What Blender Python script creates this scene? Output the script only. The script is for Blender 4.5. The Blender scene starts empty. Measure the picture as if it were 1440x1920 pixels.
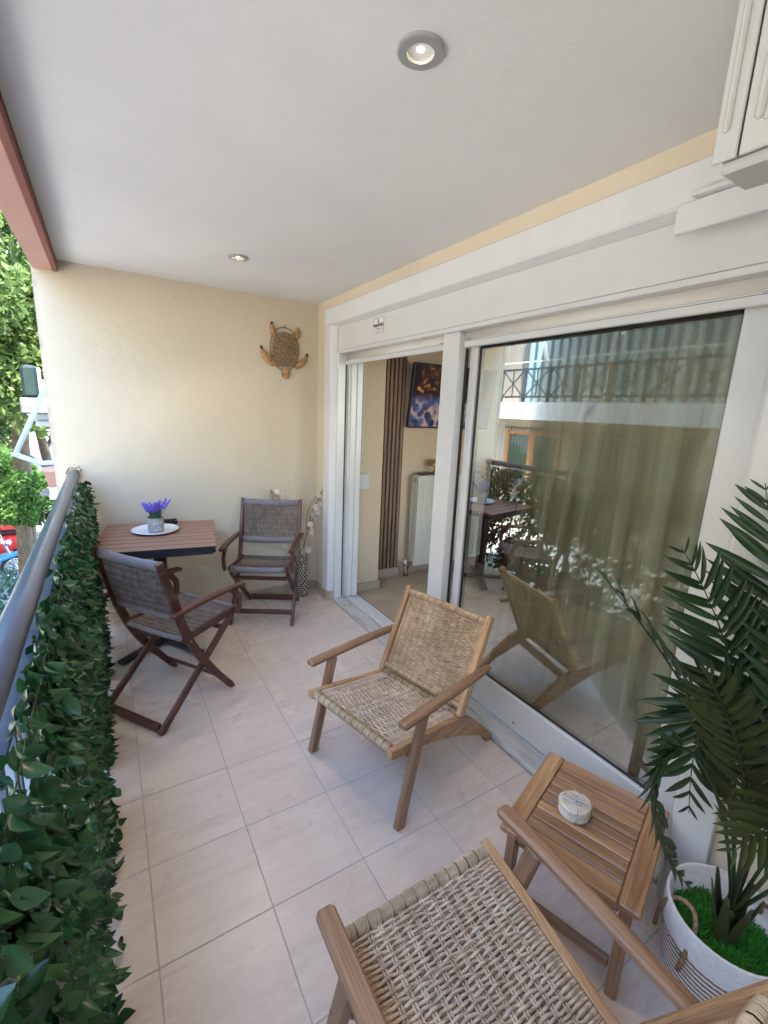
import bpy, math, random
import numpy as np
from mathutils import Vector, Matrix
random.seed(7)
rng = np.random.default_rng(11)
C = bpy.context.scene.collection
S = bpy.context.scene
PI = math.pi
R = math.radians

# ------------------------------------------------------------------ camera
cam_d = bpy.data.cameras.new('camera')
cam = bpy.data.objects.new('camera', cam_d)
C.objects.link(cam)
yaw, pitch, roll = 0.5538, 0.2201, 0.0425
fw = Vector((math.sin(yaw)*math.cos(pitch), math.cos(yaw)*math.cos(pitch), -math.sin(pitch)))
rt0 = Vector((math.cos(yaw), -math.sin(yaw), 0))
up0 = rt0.cross(fw)
rt = rt0*math.cos(roll) + up0*math.sin(roll)
up = up0*math.cos(roll) - rt0*math.sin(roll)
mw = Matrix((rt, up, -fw)).transposed().to_4x4()
mw.translation = Vector((-0.0085, -1.1185, 1.5672))
cam.matrix_world = mw
cam_d.sensor_fit = 'VERTICAL'
cam_d.sensor_height = 24.0
cam_d.lens = 24.0*843.6/1920.0
cam_d.clip_start = 0.02
cam_d.clip_end = 400
S.camera = cam

# ------------------------------------------------------------------ light
SUN_TO = Vector((0.22, -0.46, 0.86)).normalized()      # direction towards the sun
sun_elev = math.asin(SUN_TO.z)
w = bpy.data.worlds.new('World')
S.world = w
w.use_nodes = True
nt = w.node_tree
bg = nt.nodes['Background']
sky = nt.nodes.new('ShaderNodeTexSky')
sky.sky_type = 'NISHITA'
sky.sun_disc = False
sky.sun_elevation = sun_elev
sky.sun_rotation = math.atan2(SUN_TO.x, SUN_TO.y)
sky.air_density = 1.0
sky.dust_density = 0.3
sky.ozone_density = 2.0
nt.links.new(sky.outputs[0], bg.inputs[0])
bg.inputs[1].default_value = 0.15
sd = bpy.data.lights.new('sun', 'SUN')
sd.energy = 2.0
sd.angle = R(0.53)
sd.color = (1.0, 0.965, 0.92)
so = bpy.data.objects.new('sun', sd)
so.rotation_euler = SUN_TO.to_track_quat('Z', 'Y').to_euler()
so.location = (0, 0, 30)
C.objects.link(so)
S.view_settings.view_transform = 'Standard'
S.view_settings.look = 'None'
S.view_settings.gamma = 1.0
S.view_settings.use_curve_mapping = False
S.view_settings.exposure = 3.6

# ------------------------------------------------------------------ mesh helper
class M:
    def __init__(s):
        s.v = []; s.f = []; s.uv = []; s.sm = []; s.mi = []
        s.n = 0
    def add(s, vs, fs, uvs=None, smooth=False, mi=0):
        o = s.n
        s.v.extend([tuple(p) for p in vs]); s.n += len(vs)
        for i, f in enumerate(fs):
            s.f.append([o+k for k in f])
            s.uv.append(uvs[i] if uvs else [(vs[k][0], vs[k][1]) for k in f])
            s.sm.append(smooth); s.mi.append(mi)
        return s
    def sweep(s, pts, sec, upv=(0, 0, 1), scale=None, closed=False, caps=True, smooth=False, mi=0, capin=0.0):
        """carry a closed cross-section (list of (a,b)) along pts; a is sideways, b is along up"""
        P = [Vector(p) for p in pts]; n = len(P); k = len(sec)
        per = [0.0]
        for i in range(k):
            a, b = sec[i], sec[(i+1) % k]
            per.append(per[-1] + math.hypot(a[0]-b[0], a[1]-b[1]))
        upv = Vector(upv) if not isinstance(upv, list) else upv
        vs = []; L = [0.0]
        for i in range(n):
            if closed: t = P[(i+1) % n]-P[(i-1) % n]
            else: t = P[min(i+1, n-1)]-P[max(i-1, 0)]
            t.normalize()
            u = upv[i] if isinstance(upv, list) else upv
            sd = t.cross(u)
            if sd.length < 1e-5: sd = t.cross(Vector((1, 0.01, 0)))
            sd.normalize(); nn = sd.cross(t)
            sc = scale[i] if scale else 1.0
            if not isinstance(sc, tuple): sc = (sc, sc)
            for a, b in sec: vs.append(P[i] + sd*(a*sc[0]) + nn*(b*sc[1]))
            if i: L.append(L[-1] + (P[i]-P[i-1]).length)
        fs = []; uv = []
        rng_ = n if closed else n-1
        for i in range(rng_):
            i2 = (i+1) % n
            l0 = L[i]; l1 = L[i+1] if i+1 < n else L[-1] + (P[0]-P[-1]).length
            for j in range(k):
                j2 = (j+1) % k
                fs.append([i*k+j, i*k+j2, i2*k+j2, i2*k+j])
                uv.append([(l0, per[j]), (l0, per[j+1]), (l1, per[j+1]), (l1, per[j])])
        if caps and not closed:
            fs.append(list(range(k))[::-1]); uv.append([(sec[j][0]*.3, sec[j][1]) for j in range(k)][::-1])
            fs.append([(n-1)*k+j for j in range(k)]); uv.append([(sec[j][0]*.3+.01, sec[j][1]) for j in range(k)])
        return s.add(vs, fs, uv, smooth, mi)
    def bar(s, p0, p1, w, h, upv=(0, 0, 1), c=0.003, mi=0, smooth=False):
        """square-edged bar with chamfers; w sideways, h along up"""
        p0 = Vector(p0); p1 = Vector(p1); t = (p1-p0)
        c = min(c, w*.3, h*.3, t.length*.3)
        e = t.normalized()*c
        sec = chamf(w, h, c)
        k = ((w-2*c)/w if w else 1, (h-2*c)/h)
        return s.sweep([p0, p0+e, p1-e, p1], sec, upv, [k, 1, 1, k], mi=mi, smooth=smooth)
    def box(s, x0, x1, y0, y1, z0, z1, c=0.0, mi=0):
        if c: return s.bar(((x0+x1)/2, y0, (z0+z1)/2), ((x0+x1)/2, y1, (z0+z1)/2), x1-x0, z1-z0, c=c, mi=mi)
        vs = [(x, y, z) for x in (x0, x1) for y in (y0, y1) for z in (z0, z1)]
        fs = [[0, 1, 3, 2], [4, 6, 7, 5], [0, 4, 5, 1], [2, 3, 7, 6], [0, 2, 6, 4], [1, 5, 7, 3]]
        uvs = []
        for fi, f in enumerate(fs):
            ax = (1, 2) if fi < 2 else ((0, 2) if fi < 4 else (0, 1))
            uvs.append([(vs[i][ax[0]], vs[i][ax[1]]) for i in f])
        return s.add(vs, fs, uvs, mi=mi)
    def tube(s, pts, r, k=8, scale=None, closed=False, smooth=True, upv=(0, 0, 1), mi=0, caps=True):
        sec = [(r*math.cos(2*PI*j/k), r*math.sin(2*PI*j/k)) for j in range(k)]
        return s.sweep(pts, sec, upv, scale, closed, caps, smooth, mi)
    def lathe(s, prof, k=32, cx=0, cy=0, smooth=True, mi=0):
        vs = []
        for r, z in prof:
            for j in range(k):
                a = 2*PI*j/k; vs.append((cx+r*math.cos(a), cy+r*math.sin(a), z))
        fs = []; uv = []; L = 0
        for i in range(len(prof)-1):
            dl = math.hypot(prof[i+1][0]-prof[i][0], prof[i+1][1]-prof[i][1])
            for j in range(k):
                j2 = (j+1) % k
                fs.append([i*k+j, i*k+j2, (i+1)*k+j2, (i+1)*k+j])
                uv.append([(j/k, L), ((j+1)/k, L), ((j+1)/k, L+dl), (j/k, L+dl)])
            L += dl
        return s.add(vs, fs, uv, smooth, mi)
    def plate(s, poly, origin, ux, uy, t, c=0.0, mi=0):
        """polygon given in 2d (ux,uy) extruded symmetrically by t along ux x uy"""
        o = Vector(origin); ux = Vector(ux); uy = Vector(uy); nn = ux.cross(uy).normalized()
        n = len(poly)
        def ins(d):
            out = []
            for i in range(n):
                a = Vector(poly[i-1]); b = Vector(poly[i]); e = Vector(poly[(i+1) % n])
                t1 = (b-a).normalized(); t2 = (e-b).normalized()
                n1 = Vector((-t1.y, t1.x)); n2 = Vector((-t2.y, t2.x))
                m = (n1+n2); m = m/max(m.length_squared, .4)*2 if m.length > 1e-6 else n1
                out.append(b+m*0.5*d*1.0)
            return out
        area = sum(poly[i-1][0]*poly[i][1]-poly[i][0]*poly[i-1][1] for i in range(n))
        if area < 0: poly = poly[::-1]
        lay = [(ins(c), -t/2), (poly, -t/2+c), (poly, t/2-c), (ins(c), t/2)] if c else [(poly, -t/2), (poly, t/2)]
        vs = []; u2 = []
        for pl, h in lay:
            for p in pl: vs.append(o+ux*p[0]+uy*p[1]+nn*h); u2.append((p[0], p[1]+h))
        fs = [list(range(n))[::-1], [(len(lay)-1)*n+j for j in range(n)]]
        for i in range(len(lay)-1):
            for j in range(n): fs.append([i*n+j, i*n+(j+1) % n, (i+1)*n+(j+1) % n, (i+1)*n+j])
        return s.add(vs, fs, [[u2[k] for k in f] for f in fs], mi=mi)
    def mesh(s, name, mats):
        me = bpy.data.meshes.new(name)
        me.from_pydata(s.v, [], s.f)
        ul = me.uv_layers.new(name='UVMap')
        ul.data.foreach_set('uv', [c for f in s.uv for p in f for c in p])
        me.polygons.foreach_set('use_smooth', s.sm)
        if not isinstance(mats, (list, tuple)): mats = [mats]
        for m in mats: me.materials.append(m)
        if len(mats) > 1: me.polygons.foreach_set('material_index', s.mi)
        me.update()
        return me
    def build(s, name, mats, parent=None, kind=None):
        o = bpy.data.objects.new(name, s.mesh(name, mats))
        C.objects.link(o)
        if parent: o.parent = parent
        if kind: o['kind'] = kind
        return o

def chamf(w, h, c):
    a, b = w/2, h/2
    return [(-a+c, -b), (a-c, -b), (a, -b+c), (a, b-c), (a-c, b), (-a+c, b), (-a, b-c), (-a, -b+c)]

def rawmesh(name, V, F, mat, smooth=False):
    """fast mesh from numpy arrays, all faces with the same number of corners"""
    me = bpy.data.meshes.new(name)
    nf, k = F.shape
    me.vertices.add(len(V)); me.vertices.foreach_set('co', V.astype(np.float32).ravel())
    me.loops.add(nf*k); me.loops.foreach_set('vertex_index', F.astype(np.int32).ravel())
    me.polygons.add(nf)
    me.polygons.foreach_set('loop_start', np.arange(0, nf*k, k, dtype=np.int32))
    me.polygons.foreach_set('loop_total', np.full(nf, k, dtype=np.int32))
    me.polygons.foreach_set('use_smooth', np.full(nf, smooth))
    me.update(calc_edges=True)
    me.materials.append(mat)
    return me

def link(name, me, parent=None, kind=None, mat=None):
    o = bpy.data.objects.new(name, me); C.objects.link(o)
    if parent: o.parent = parent
    if kind: o['kind'] = kind
    if mat is not None: o.matrix_local = mat
    return o
def tag(o, label, cat, group=None):
    o['label'] = label; o['category'] = cat
    if group: o['group'] = group
    return o
def thing(name, label, cat, loc=(0, 0, 0), rz=0.0, group=None):
    o = bpy.data.objects.new(name, None); C.objects.link(o)
    o.empty_display_size = 0.1
    o.location = loc; o.rotation_euler = (0, 0, rz)
    return tag(o, label, cat, group)
def struct(name, m, mat, parent=None):
    o = m.build(name, mat, parent)
    if not parent: o['kind'] = 'structure'
    return o
def copy_tree(o, parent=None):
    c = o.copy(); C.objects.link(c)
    if parent: c.parent = parent
    for ch in list(o.children): copy_tree(ch, c)
    return c

# ------------------------------------------------------------------ materials
class NT:
    def __init__(s, name):
        s.m = bpy.data.materials.new(name); s.m.use_nodes = True
        s.t = s.m.node_tree; s.b = s.t.nodes['Principled BSDF']; s.out = s.t.nodes['Material Output']
    def n(s, t, **kw):
        x = s.t.nodes.new(t)
        for k, v in kw.items(): setattr(x, k, v)
        return x
    def l(s, a, b): s.t.links.new(a, b)
    def coord(s, kind='Object', rand=True, scale=(1, 1, 1)):
        tc = s.n('ShaderNodeTexCoord'); src = tc.outputs[kind]
        mp = s.n('ShaderNodeMapping'); mp.inputs['Scale'].default_value = scale
        if rand:
            oi = s.n('ShaderNodeObjectInfo'); ml = s.n('ShaderNodeMath', operation='MULTIPLY'); ml.inputs[1].default_value = 57.0
            s.l(oi.outputs['Random'], ml.inputs[0])
            cb = s.n('ShaderNodeCombineXYZ'); s.l(ml.outputs[0], cb.inputs[0]); s.l(ml.outputs[0], cb.inputs[1])
            ad = s.n('ShaderNodeVectorMath', operation='ADD'); s.l(src, ad.inputs[0]); s.l(cb.outputs[0], ad.inputs[1])
            s.l(ad.outputs[0], mp.inputs[0])
        else: s.l(src, mp.inputs[0])
        return mp.outputs[0]
    def noise(s, vec, scale, detail=4, rough=.55, dist=0.0):
        x = s.n('ShaderNodeTexNoise'); x.inputs['Scale'].default_value = scale
        x.inputs['Detail'].default_value = detail; x.inputs['Roughness'].default_value = rough
        x.inputs['Distortion'].default_value = dist
        s.l(vec, x.inputs['Vector']); return x.outputs['Fac']
    def ramp(s, fac, stops):
        r = s.n('ShaderNodeValToRGB'); e = r.color_ramp.elements
        e[0].position, e[0].color = stops[0][0], (*stops[0][1], 1)
        e[1].position, e[1].color = stops[-1][0], (*stops[-1][1], 1)
        for p, c in stops[1:-1]:
            q = e.new(p); q.color = (*c, 1)
        s.l(fac, r.inputs[0]); return r.outputs[0]
    def mix(s, fac, a, b, mode='MIX'):
        x = s.n('ShaderNodeMix', data_type='RGBA', blend_type=mode)
        for sock, v in ((x.inputs[0], fac), (x.inputs[6], a), (x.inputs[7], b)):
            if isinstance(v, (int, float)): sock.default_value = v
            elif isinstance(v, tuple): sock.default_value = (*v, 1) if len(v) == 3 else v
            else: s.l(v, sock)
        return x.outputs[2]
    def bump(s, h, dist=.002, strength=1.0):
        x = s.n('ShaderNodeBump'); x.inputs['Distance'].default_value = dist; x.inputs['Strength'].default_value = strength
        s.l(h, x.inputs['Height']); s.l(x.outputs[0], s.b.inputs['Normal']); return x
    def col(s, c):
        if isinstance(c, tuple): s.b.inputs['Base Color'].default_value = (*c, 1)
        else: s.l(c, s.b.inputs['Base Color'])
    def set(s, rough=.5, metal=0.0, spec=.5, coat=0.0):
        s.b.inputs['Roughness'].default_value = rough; s.b.inputs['Metallic'].default_value = metal
        s.b.inputs['Specular IOR Level'].default_value = spec; s.b.inputs['Coat Weight'].default_value = coat
        return s

def plain(name, c, rough=.5, metal=0.0, spec=.5, var=.12, nscale=9, bump=0.0, bscale=60, coat=0.0):
    t = NT(name); v = t.coord('Object')
    f = t.noise(v, nscale, 5)
    lo = tuple(x*(1-var) for x in c); hi = tuple(min(1, x*(1+var)) for x in c)
    t.col(t.ramp(f, [(.3, lo), (.7, hi)])); t.set(rough, metal, spec, coat)
    if bump: t.bump(t.noise(v, bscale, 3), bump)
    return t.m

def wood(name, dark, mid, light, rough=.45, gs=1.0, coat=0.0, var=.35):
    t = NT(name); v = t.coord('UV', True, (1.6*gs, 22*gs, 1))
    f1 = t.noise(v, 1.3, 5, .6, 1.2)
    v2 = t.coord('UV', True, (4*gs, 190*gs, 1)); f2 = t.noise(v2, 1.0, 3, .6)
    base = t.ramp(f1, [(.28, dark), (.5, mid), (.72, light)])
    pores = t.ramp(f2, [(.35, (.72, .68, .66)), (.6, (1, 1, 1))])
    c = t.mix(1.0, base, pores, 'MULTIPLY')
    oi = t.n('ShaderNodeObjectInfo')
    rr = t.n('ShaderNodeMapRange'); rr.inputs[3].default_value = 1-var; rr.inputs[4].default_value = 1+var*.7
    t.l(oi.outputs['Random'], rr.inputs[0])
    hs = t.n('ShaderNodeHueSaturation'); t.l(rr.outputs[0], hs.inputs['Value']); t.l(c, hs.inputs['Color'])
    t.col(hs.outputs[0]); t.set(rough, 0, .45, coat)
    t.bump(f2, .0006)
    return t.m

def rope(name, dark, light, twist=260.0, rough=.75, around=40.0, sheen=0.0):
    """paper cord: two-ply twist as fine diagonal relief"""
    t = NT(name); tc = t.n('ShaderNodeTexCoord'); sx = t.n('ShaderNodeSeparateXYZ'); t.l(tc.outputs['UV'], sx.inputs[0])
    a = t.n('ShaderNodeMath', operation='MULTIPLY'); a.inputs[1].default_value = twist*2*PI/10
    b = t.n('ShaderNodeMath', operation='MULTIPLY'); b.inputs[1].default_value = around*2*PI
    t.l(sx.outputs[0], a.inputs[0]); t.l(sx.outputs[1], b.inputs[0])
    ad = t.n('ShaderNodeMath', operation='ADD'); t.l(a.outputs[0], ad.inputs[0]); t.l(b.outputs[0], ad.inputs[1])
    sn = t.n('ShaderNodeMath', operation='SINE'); t.l(ad.outputs[0], sn.inputs[0])
    mr = t.n('ShaderNodeMapRange'); mr.inputs[1].default_value = -1; t.l(sn.outputs[0], mr.inputs[0])
    v = t.coord('Object', False); nz = t.noise(v, 28, 4); nz2 = t.noise(v, 5, 2)
    base = t.ramp(nz, [(.3, dark), (.7, light)])
    base = t.mix(1.0, base, t.ramp(nz2, [(.35, (.84, .82, .8)), (.65, (1.08, 1.06, 1.03))]), 'MULTIPLY')
    tw = t.ramp(mr.outputs[0], [(0.0, (.62, .58, .54)), (.45, (1, 1, 1))])
    t.col(t.mix(.75, base, t.mix(1.0, base, tw, 'MULTIPLY')))
    t.set(rough, 0, .35); t.bump(mr.outputs[0], .0008)
    return t.m

def foliage(name, dark, light, rough=.5, trans=.25, spec=.4, vein=0.0):
    t = NT(name); v = t.coord('Object', True)
    f = t.noise(v, 4.0, 3)
    gi = t.n('ShaderNodeNewGeometry')
    c = t.ramp(gi.outputs['Random Per Island'], [(0.0, dark), (1.0, light)])
    oi = t.n('ShaderNodeObjectInfo')
    c2 = t.ramp(oi.outputs['Random'], [(0.0, (.75, .8, .78)), (1.0, (1.2, 1.15, 1.1))])
    c = t.mix(1.0, c, c2, 'MULTIPLY')
    c = t.mix(.5, c, t.mix(1.0, c, t.ramp(f, [(.3, (.6, .65, .6)), (.7, (1.25, 1.2, 1.15))]), 'MULTIPLY'))
    t.col(c); t.set(rough, 0, spec)
    if trans:
        tr = t.n('ShaderNodeBsdfTranslucent'); t.l(c, tr.inputs[0])
        ms = t.n('ShaderNodeMixShader'); ms.inputs[0].default_value = trans
        t.l(t.b.outputs[0], ms.inputs[1]); t.l(tr.outputs[0], ms.inputs[2]); t.l(ms.outputs[0], t.out.inputs[0])
    return t.m

def plaster(name, c, var=.05, grain=.0012, gscale=130, stain=None, specks=.4):
    t = NT(name); v = t.coord('Object', False)
    f = t.noise(v, 1.1, 5, .6); g = t.noise(v, gscale, 4, .6); g2 = t.noise(v, gscale*.14, 3, .6)
    lo = tuple(x*(1-var) for x in c); hi = tuple(min(1, x*(1+var)) for x in c)
    col = t.ramp(f, [(.3, lo), (.7, hi)])
    if stain:   # dirt that follows a given axis position: (axis, from, to, colour)
        ax, a0, a1, sc = stain
        sx = t.n('ShaderNodeSeparateXYZ'); t.l(v, sx.inputs[0])
        mr = t.n('ShaderNodeMapRange'); mr.inputs[1].default_value = a0; mr.inputs[2].default_value = a1
        t.l(sx.outputs[ax], mr.inputs[0])
        n2 = t.noise(v, 14, 6, .7)
        ml = t.n('ShaderNodeMath', operation='MULTIPLY'); t.l(mr.outputs[0], ml.inputs[0]); t.l(n2, ml.inputs[1])
        r = t.ramp(ml.outputs[0], [(.22, (0, 0, 0)), (.55, (1, 1, 1))])
        col = t.mix(r, col, sc)
    sp = t.noise(v, 23, 2, .5)
    col = t.mix(t.ramp(sp, [(.755, (0, 0, 0)), (.775, (specks,)*3)]), col, tuple(x*.55 for x in c))
    t.col(col); t.set(.85, 0, .25)
    ad = t.n('ShaderNodeMath', operation='ADD'); t.l(g, ad.inputs[0])
    m2 = t.n('ShaderNodeMath', operation='MULTIPLY'); m2.inputs[1].default_value = 2.0; t.l(g2, m2.inputs[0]); t.l(m2.outputs[0], ad.inputs[1])
    t.bump(ad.outputs[0], grain)
    return t.m

def emis(name, c, s, base=(.8, .8, .8)):
    t = NT(name); t.col(base); t.b.inputs['Emission Color'].default_value = (*c, 1); t.b.inputs['Emission Strength'].default_value = s
    return t.m

MT = {}
MT['wall'] = plaster('cream_plaster', (.61, .52, .385), stain=(0, -.225, -.36, (.30, .25, .2)))
MT['wall2'] = plaster('cream_plaster_door_wall', (.70, .60, .45), grain=.0008)
MT['ceiling'] = plaster('white_ceiling_paint', (.74, .73, .715), var=.06, grain=.0006, gscale=60, specks=.06)
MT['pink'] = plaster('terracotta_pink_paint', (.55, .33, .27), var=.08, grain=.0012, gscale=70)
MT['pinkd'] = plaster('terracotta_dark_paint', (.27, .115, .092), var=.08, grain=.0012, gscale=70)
MT['inner'] = plaster('indoor_beige_paint', (.68, .525, .37), grain=.0004)
MT['alu'] = plain('white_lacquered_aluminium', (.70, .695, .68), .22, var=.02, spec=.5)
MT['pvc'] = plain('glossy_white_panel', (.70, .69, .66), .12, var=.02, spec=.55)
MT['casing'] = plain('white_painted_casing', (.72, .715, .70), .45, var=.03, bump=.0004, bscale=90)
MT['rubber'] = plain('black_rubber_seal', (.012, .012, .013), .45)
MT['blackmetal'] = plain('black_powder_coated_steel', (.015, .016, .02), .4, bump=.0003, bscale=300)
MT['railmetal'] = plain('grey_blue_painted_steel_rail', (.070, .085, .125), .30, metal=.0, var=.08, nscale=20, bump=.0003, bscale=120, coat=.15)
MT['steel'] = plain('brushed_steel', (.55, .54, .52), .3, metal=.9)
MT['chrome'] = plain('chrome', (.8, .8, .8), .08, metal=1)
MT['brass'] = plain('old_brass', (.5, .34, .14), .3, metal=1)
MT['copper'] = plain('copper_valve', (.45, .25, .16), .3, metal=.9)
MT['white'] = plain('white_enamel', (.72, .69, .62), .3, var=.03)
MT['boxwhite'] = plain('white_painted_steel_panel', (.56, .56, .52), .16, var=.03, nscale=3)
MT['acacia'] = wood('acacia_wood', (.34, .175, .075), (.54, .31, .15), (.70, .45, .24), .42)
MT['acacia_dark'] = wood('brown_acacia_wood', (.22, .11, .055), (.36, .20, .11), (.48, .29, .17), .40, var=.10)
MT['acacia_top'] = wood('side_table_acacia', (.24, .11, .045), (.42, .22, .10), (.62, .38, .19), .36, coat=.15, var=.30)
MT['meranti'] = wood('dark_red_brown_wood', (.055, .018, .012), (.10, .034, .022), (.17, .065, .04), .4, var=.15, coat=.12)
MT['polywood'] = wood('brown_composite_slat', (.27, .14, .09), (.35, .19, .125), (.43, .25, .17), .5, gs=1.6, var=.08)
MT['slatwood'] = wood('walnut_wall_slat', (.20, .11, .07), (.29, .165, .105), (.38, .23, .15), .5, var=.08)
MT['cord'] = rope('natural_paper_cord', (.50, .34, .20), (.78, .58, .37), rough=.62)
MT['cord_front'] = rope('seat_edge_paper_cord', (.46, .33, .20), (.72, .56, .37), rough=.5)
MT['cord_seat'] = rope('pale_seat_paper_cord', (.56, .41, .28), (.80, .63, .47), rough=.62)
MT['grey_cord'] = rope('grey_brown_poly_rope', (.155, .125, .11), (.29, .245, .22), rough=.6)
MT['grey_band'] = plain('grey_rope_band', (.185, .165, .17), .6, var=.15, nscale=60, bump=.0008, bscale=260)
MT['jute'] = rope('brown_jute_rope', (.22, .13, .08), (.38, .25, .16), twist=600, rough=.85)
MT['cotton'] = plain('white_cotton_rope', (.70, .67, .65), .85, var=.08, nscale=60, bump=.0008, bscale=300)
MT['hedge'] = foliage('dark_green_artificial_ivy', (.008, .042, .018), (.028, .115, .040), .27, .18, .5)
MT['hedge2'] = foliage('mid_green_artificial_ivy', (.025, .09, .028), (.06, .17, .06), .30, .22, .5)
MT['palm'] = foliage('dark_green_artificial_palm', (.013, .042, .018), (.034, .080, .028), .34, .12, .45)
MT['palm2'] = foliage('olive_artificial_palm', (.030, .043, .012), (.052, .070, .020), .5, .16, .3)
MT['stem'] = plain('olive_palm_stem', (.05, .065, .022), .5, bump=.0006, bscale=50)
MT['grassy'] = foliage('bright_green_artificial_grass', (.03, .20, .02), (.10, .46, .05), .5, .3, .3)
MT['treeleaf'] = foliage('sunlit_tree_leaves', (.055, .105, .025), (.20, .28, .085), .5, .45, .3)
MT['bushleaf'] = foliage('fresh_green_shrub_leaves', (.06, .14, .03), (.16, .28, .06), .5, .4, .3)
MT['blueleaf'] = foliage('blue_green_shrub_leaves', (.05, .12, .085), (.10, .20, .14), .5, .3, .3)
MT['bark'] = plain('grey_brown_bark', (.13, .095, .06), .9, var=.35, nscale=12, bump=.01, bscale=30)
MT['ground'] = plain('pale_pavement', (.19, .19, .185), .9, var=.18, nscale=1.2, bump=.002, bscale=40)
MT['asphalt'] = plain('street_asphalt', (.085, .085, .088), .9, var=.2, nscale=2)
MT['concrete'] = plain('weathered_concrete', (.20, .19, .175), .9, var=.35, nscale=9, bump=.003, bscale=50)
MT['palewall'] = plain('neighbour_white_paint', (.42, .44, .43), .8, var=.1)
MT['bluepole'] = plain('pale_blue_painted_tube', (.42, .52, .56), .35, var=.05)
MT['facade'] = plaster('opposite_beige_render', (.42, .355, .27), grain=.002, gscale=40)
MT['awning'] = plain('white_awning_cloth', (.78, .78, .76), .7, var=.04)
MT['orangewood'] = wood('orange_window_wood', (.30, .11, .035), (.42, .17, .05), (.52, .23, .08), .4)
MT['greenglass'] = plain('dark_reflecting_pane', (.05, .08, .06), .05, spec=.8)
MT['stripe'] = plain('pale_green_blind_cloth', (.24, .32, .32), .8, var=.1)
MT['railblue'] = plain('blue_grey_rail_paint', (.03, .05, .065), .4)
MT['red'] = plain('glossy_red_paint', (.6, .03, .025), .2, var=.1, coat=.5)
MT['bluepaint'] = plain('bright_blue_paint', (.04, .25, .6), .25, coat=.4)
MT['blackseat'] = plain('black_vinyl_seat', (.02, .02, .02), .4)
MT['tyre'] = plain('tyre_rubber', (.02, .02, .02), .8)
MT['purple'] = plain('lavender_purple_flower', (.19, .14, .60), .7, var=.25, nscale=90)
MT['sage'] = foliage('grey_green_lavender_leaf', (.13, .20, .12), (.22, .30, .19), .6, .2, .3)
MT['plate'] = plain('white_ceramic_plate', (.76, .78, .79), .18, var=.02, coat=.3)
MT['potgrey'] = plain('grey_ceramic_pot', (.30, .285, .26), .7, var=.12, nscale=60)
MT['print'] = plain('white_print', (.8, .8, .78), .6, var=.02)
MT['blackglass'] = plain('black_glass_ashtray', (.01, .011, .013), .08)
MT['vase1'] = plain('cream_shell_piece', (.74, .66, .55), .5, var=.2, nscale=40)
MT['vasedark'] = plain('dark_brown_vase_body', (.07, .045, .03), .7)
MT['wirebrown'] = plain('brown_wire_leaf', (.24, .16, .09), .6)
MT['petal'] = foliage('pale_pink_blossom', (.72, .58, .53), (.82, .72, .68), .6, .35, .2)
MT['yleaf'] = foliage('yellow_green_leaf', (.22, .28, .03), (.36, .38, .05), .5, .3, .3)
MT['wicker'] = plain('brown_wicker_braid', (.34, .23, .12), .7, var=.45, nscale=70, bump=.0015, bscale=120)
MT['wickerlt'] = plain('golden_wicker_flipper', (.45, .25, .10), .6, var=.5, nscale=60, bump=.0015, bscale=120)
MT['wickertip'] = plain('dark_wicker_tip', (.06, .03, .02), .6)
MT['soil'] = plain('dark_stem_base', (.03, .025, .02), .9)
MT['coaster'] = plain('cream_woven_coaster', (.74, .63, .50), .85, var=.15, nscale=80)

# floor tile: beige travertine look with streaks running across the balcony
def tile_mat(name, base, rough=.27):
    t = NT(name)
    v = t.coord('Object', True, (2.5, 26, 1)); f = t.noise(v, 1.0, 6, .62, .6)
    v2 = t.coord('Object', True, (1, 1, 1)); f2 = t.noise(v2, 5, 3)
    v3 = t.coord('Object', True, (12, 70, 1)); f3 = t.noise(v3, 1.0, 3, .6, .4)
    c = t.ramp(f, [(.25, tuple(x*.89 for x in base)), (.5, base), (.75, tuple(min(1, x*1.06) for x in base))])
    c = t.mix(.7, c, t.mix(1.0, c, t.ramp(f2, [(.3, (.92, .9, .88)), (.7, (1.05, 1.05, 1.05))]), 'MULTIPLY'))
    c = t.mix(1.0, c, t.ramp(f3, [(.24, (.88, .86, .84)), (.42, (1, 1, 1))]), 'MULTIPLY')
    gp = t.n('ShaderNodeNewGeometry'); w1 = t.noise(gp.outputs['Position'], 2.3, 6, .65, .5)
    c = t.mix(1.0, c, t.ramp(w1, [(.2, (.975, .97, .965)), (.8, (1.02, 1.02, 1.02))]), 'MULTIPLY')
    t.col(c)
    rr = t.ramp(w1 if rough > .25 else f, [(.3, (rough*1.15,)*3), (.7, (rough*.92,)*3)]); t.l(rr, t.b.inputs['Roughness'])
    t.b.inputs['Specular IOR Level'].default_value = .5
    t.bump(f3, .0007)
    return t.m
MT['tile'] = tile_mat('beige_streaked_floor_tile', (.74, .61, .515))
MT['tile_in'] = tile_mat('indoor_beige_floor_tile', (.50, .41, .31), .22)
MT['skirt'] = tile_mat('beige_skirting_tile', (.46, .355, .27), .35)
MT['grout'] = plain('grey_grout', (.46, .42, .385), .9)

def marble():
    t = NT('grey_veined_marble'); v = t.coord('Object', False, (9, 1.3, 9)); f = t.noise(v, 1.6, 7, .65, 1.6)
    t.col(t.ramp(f, [(.35, (.36, .35, .34)), (.48, (.58, .56, .53)), (.62, (.68, .66, .63))])); t.set(.28)
    return t.m
MT['marble'] = marble()

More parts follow.
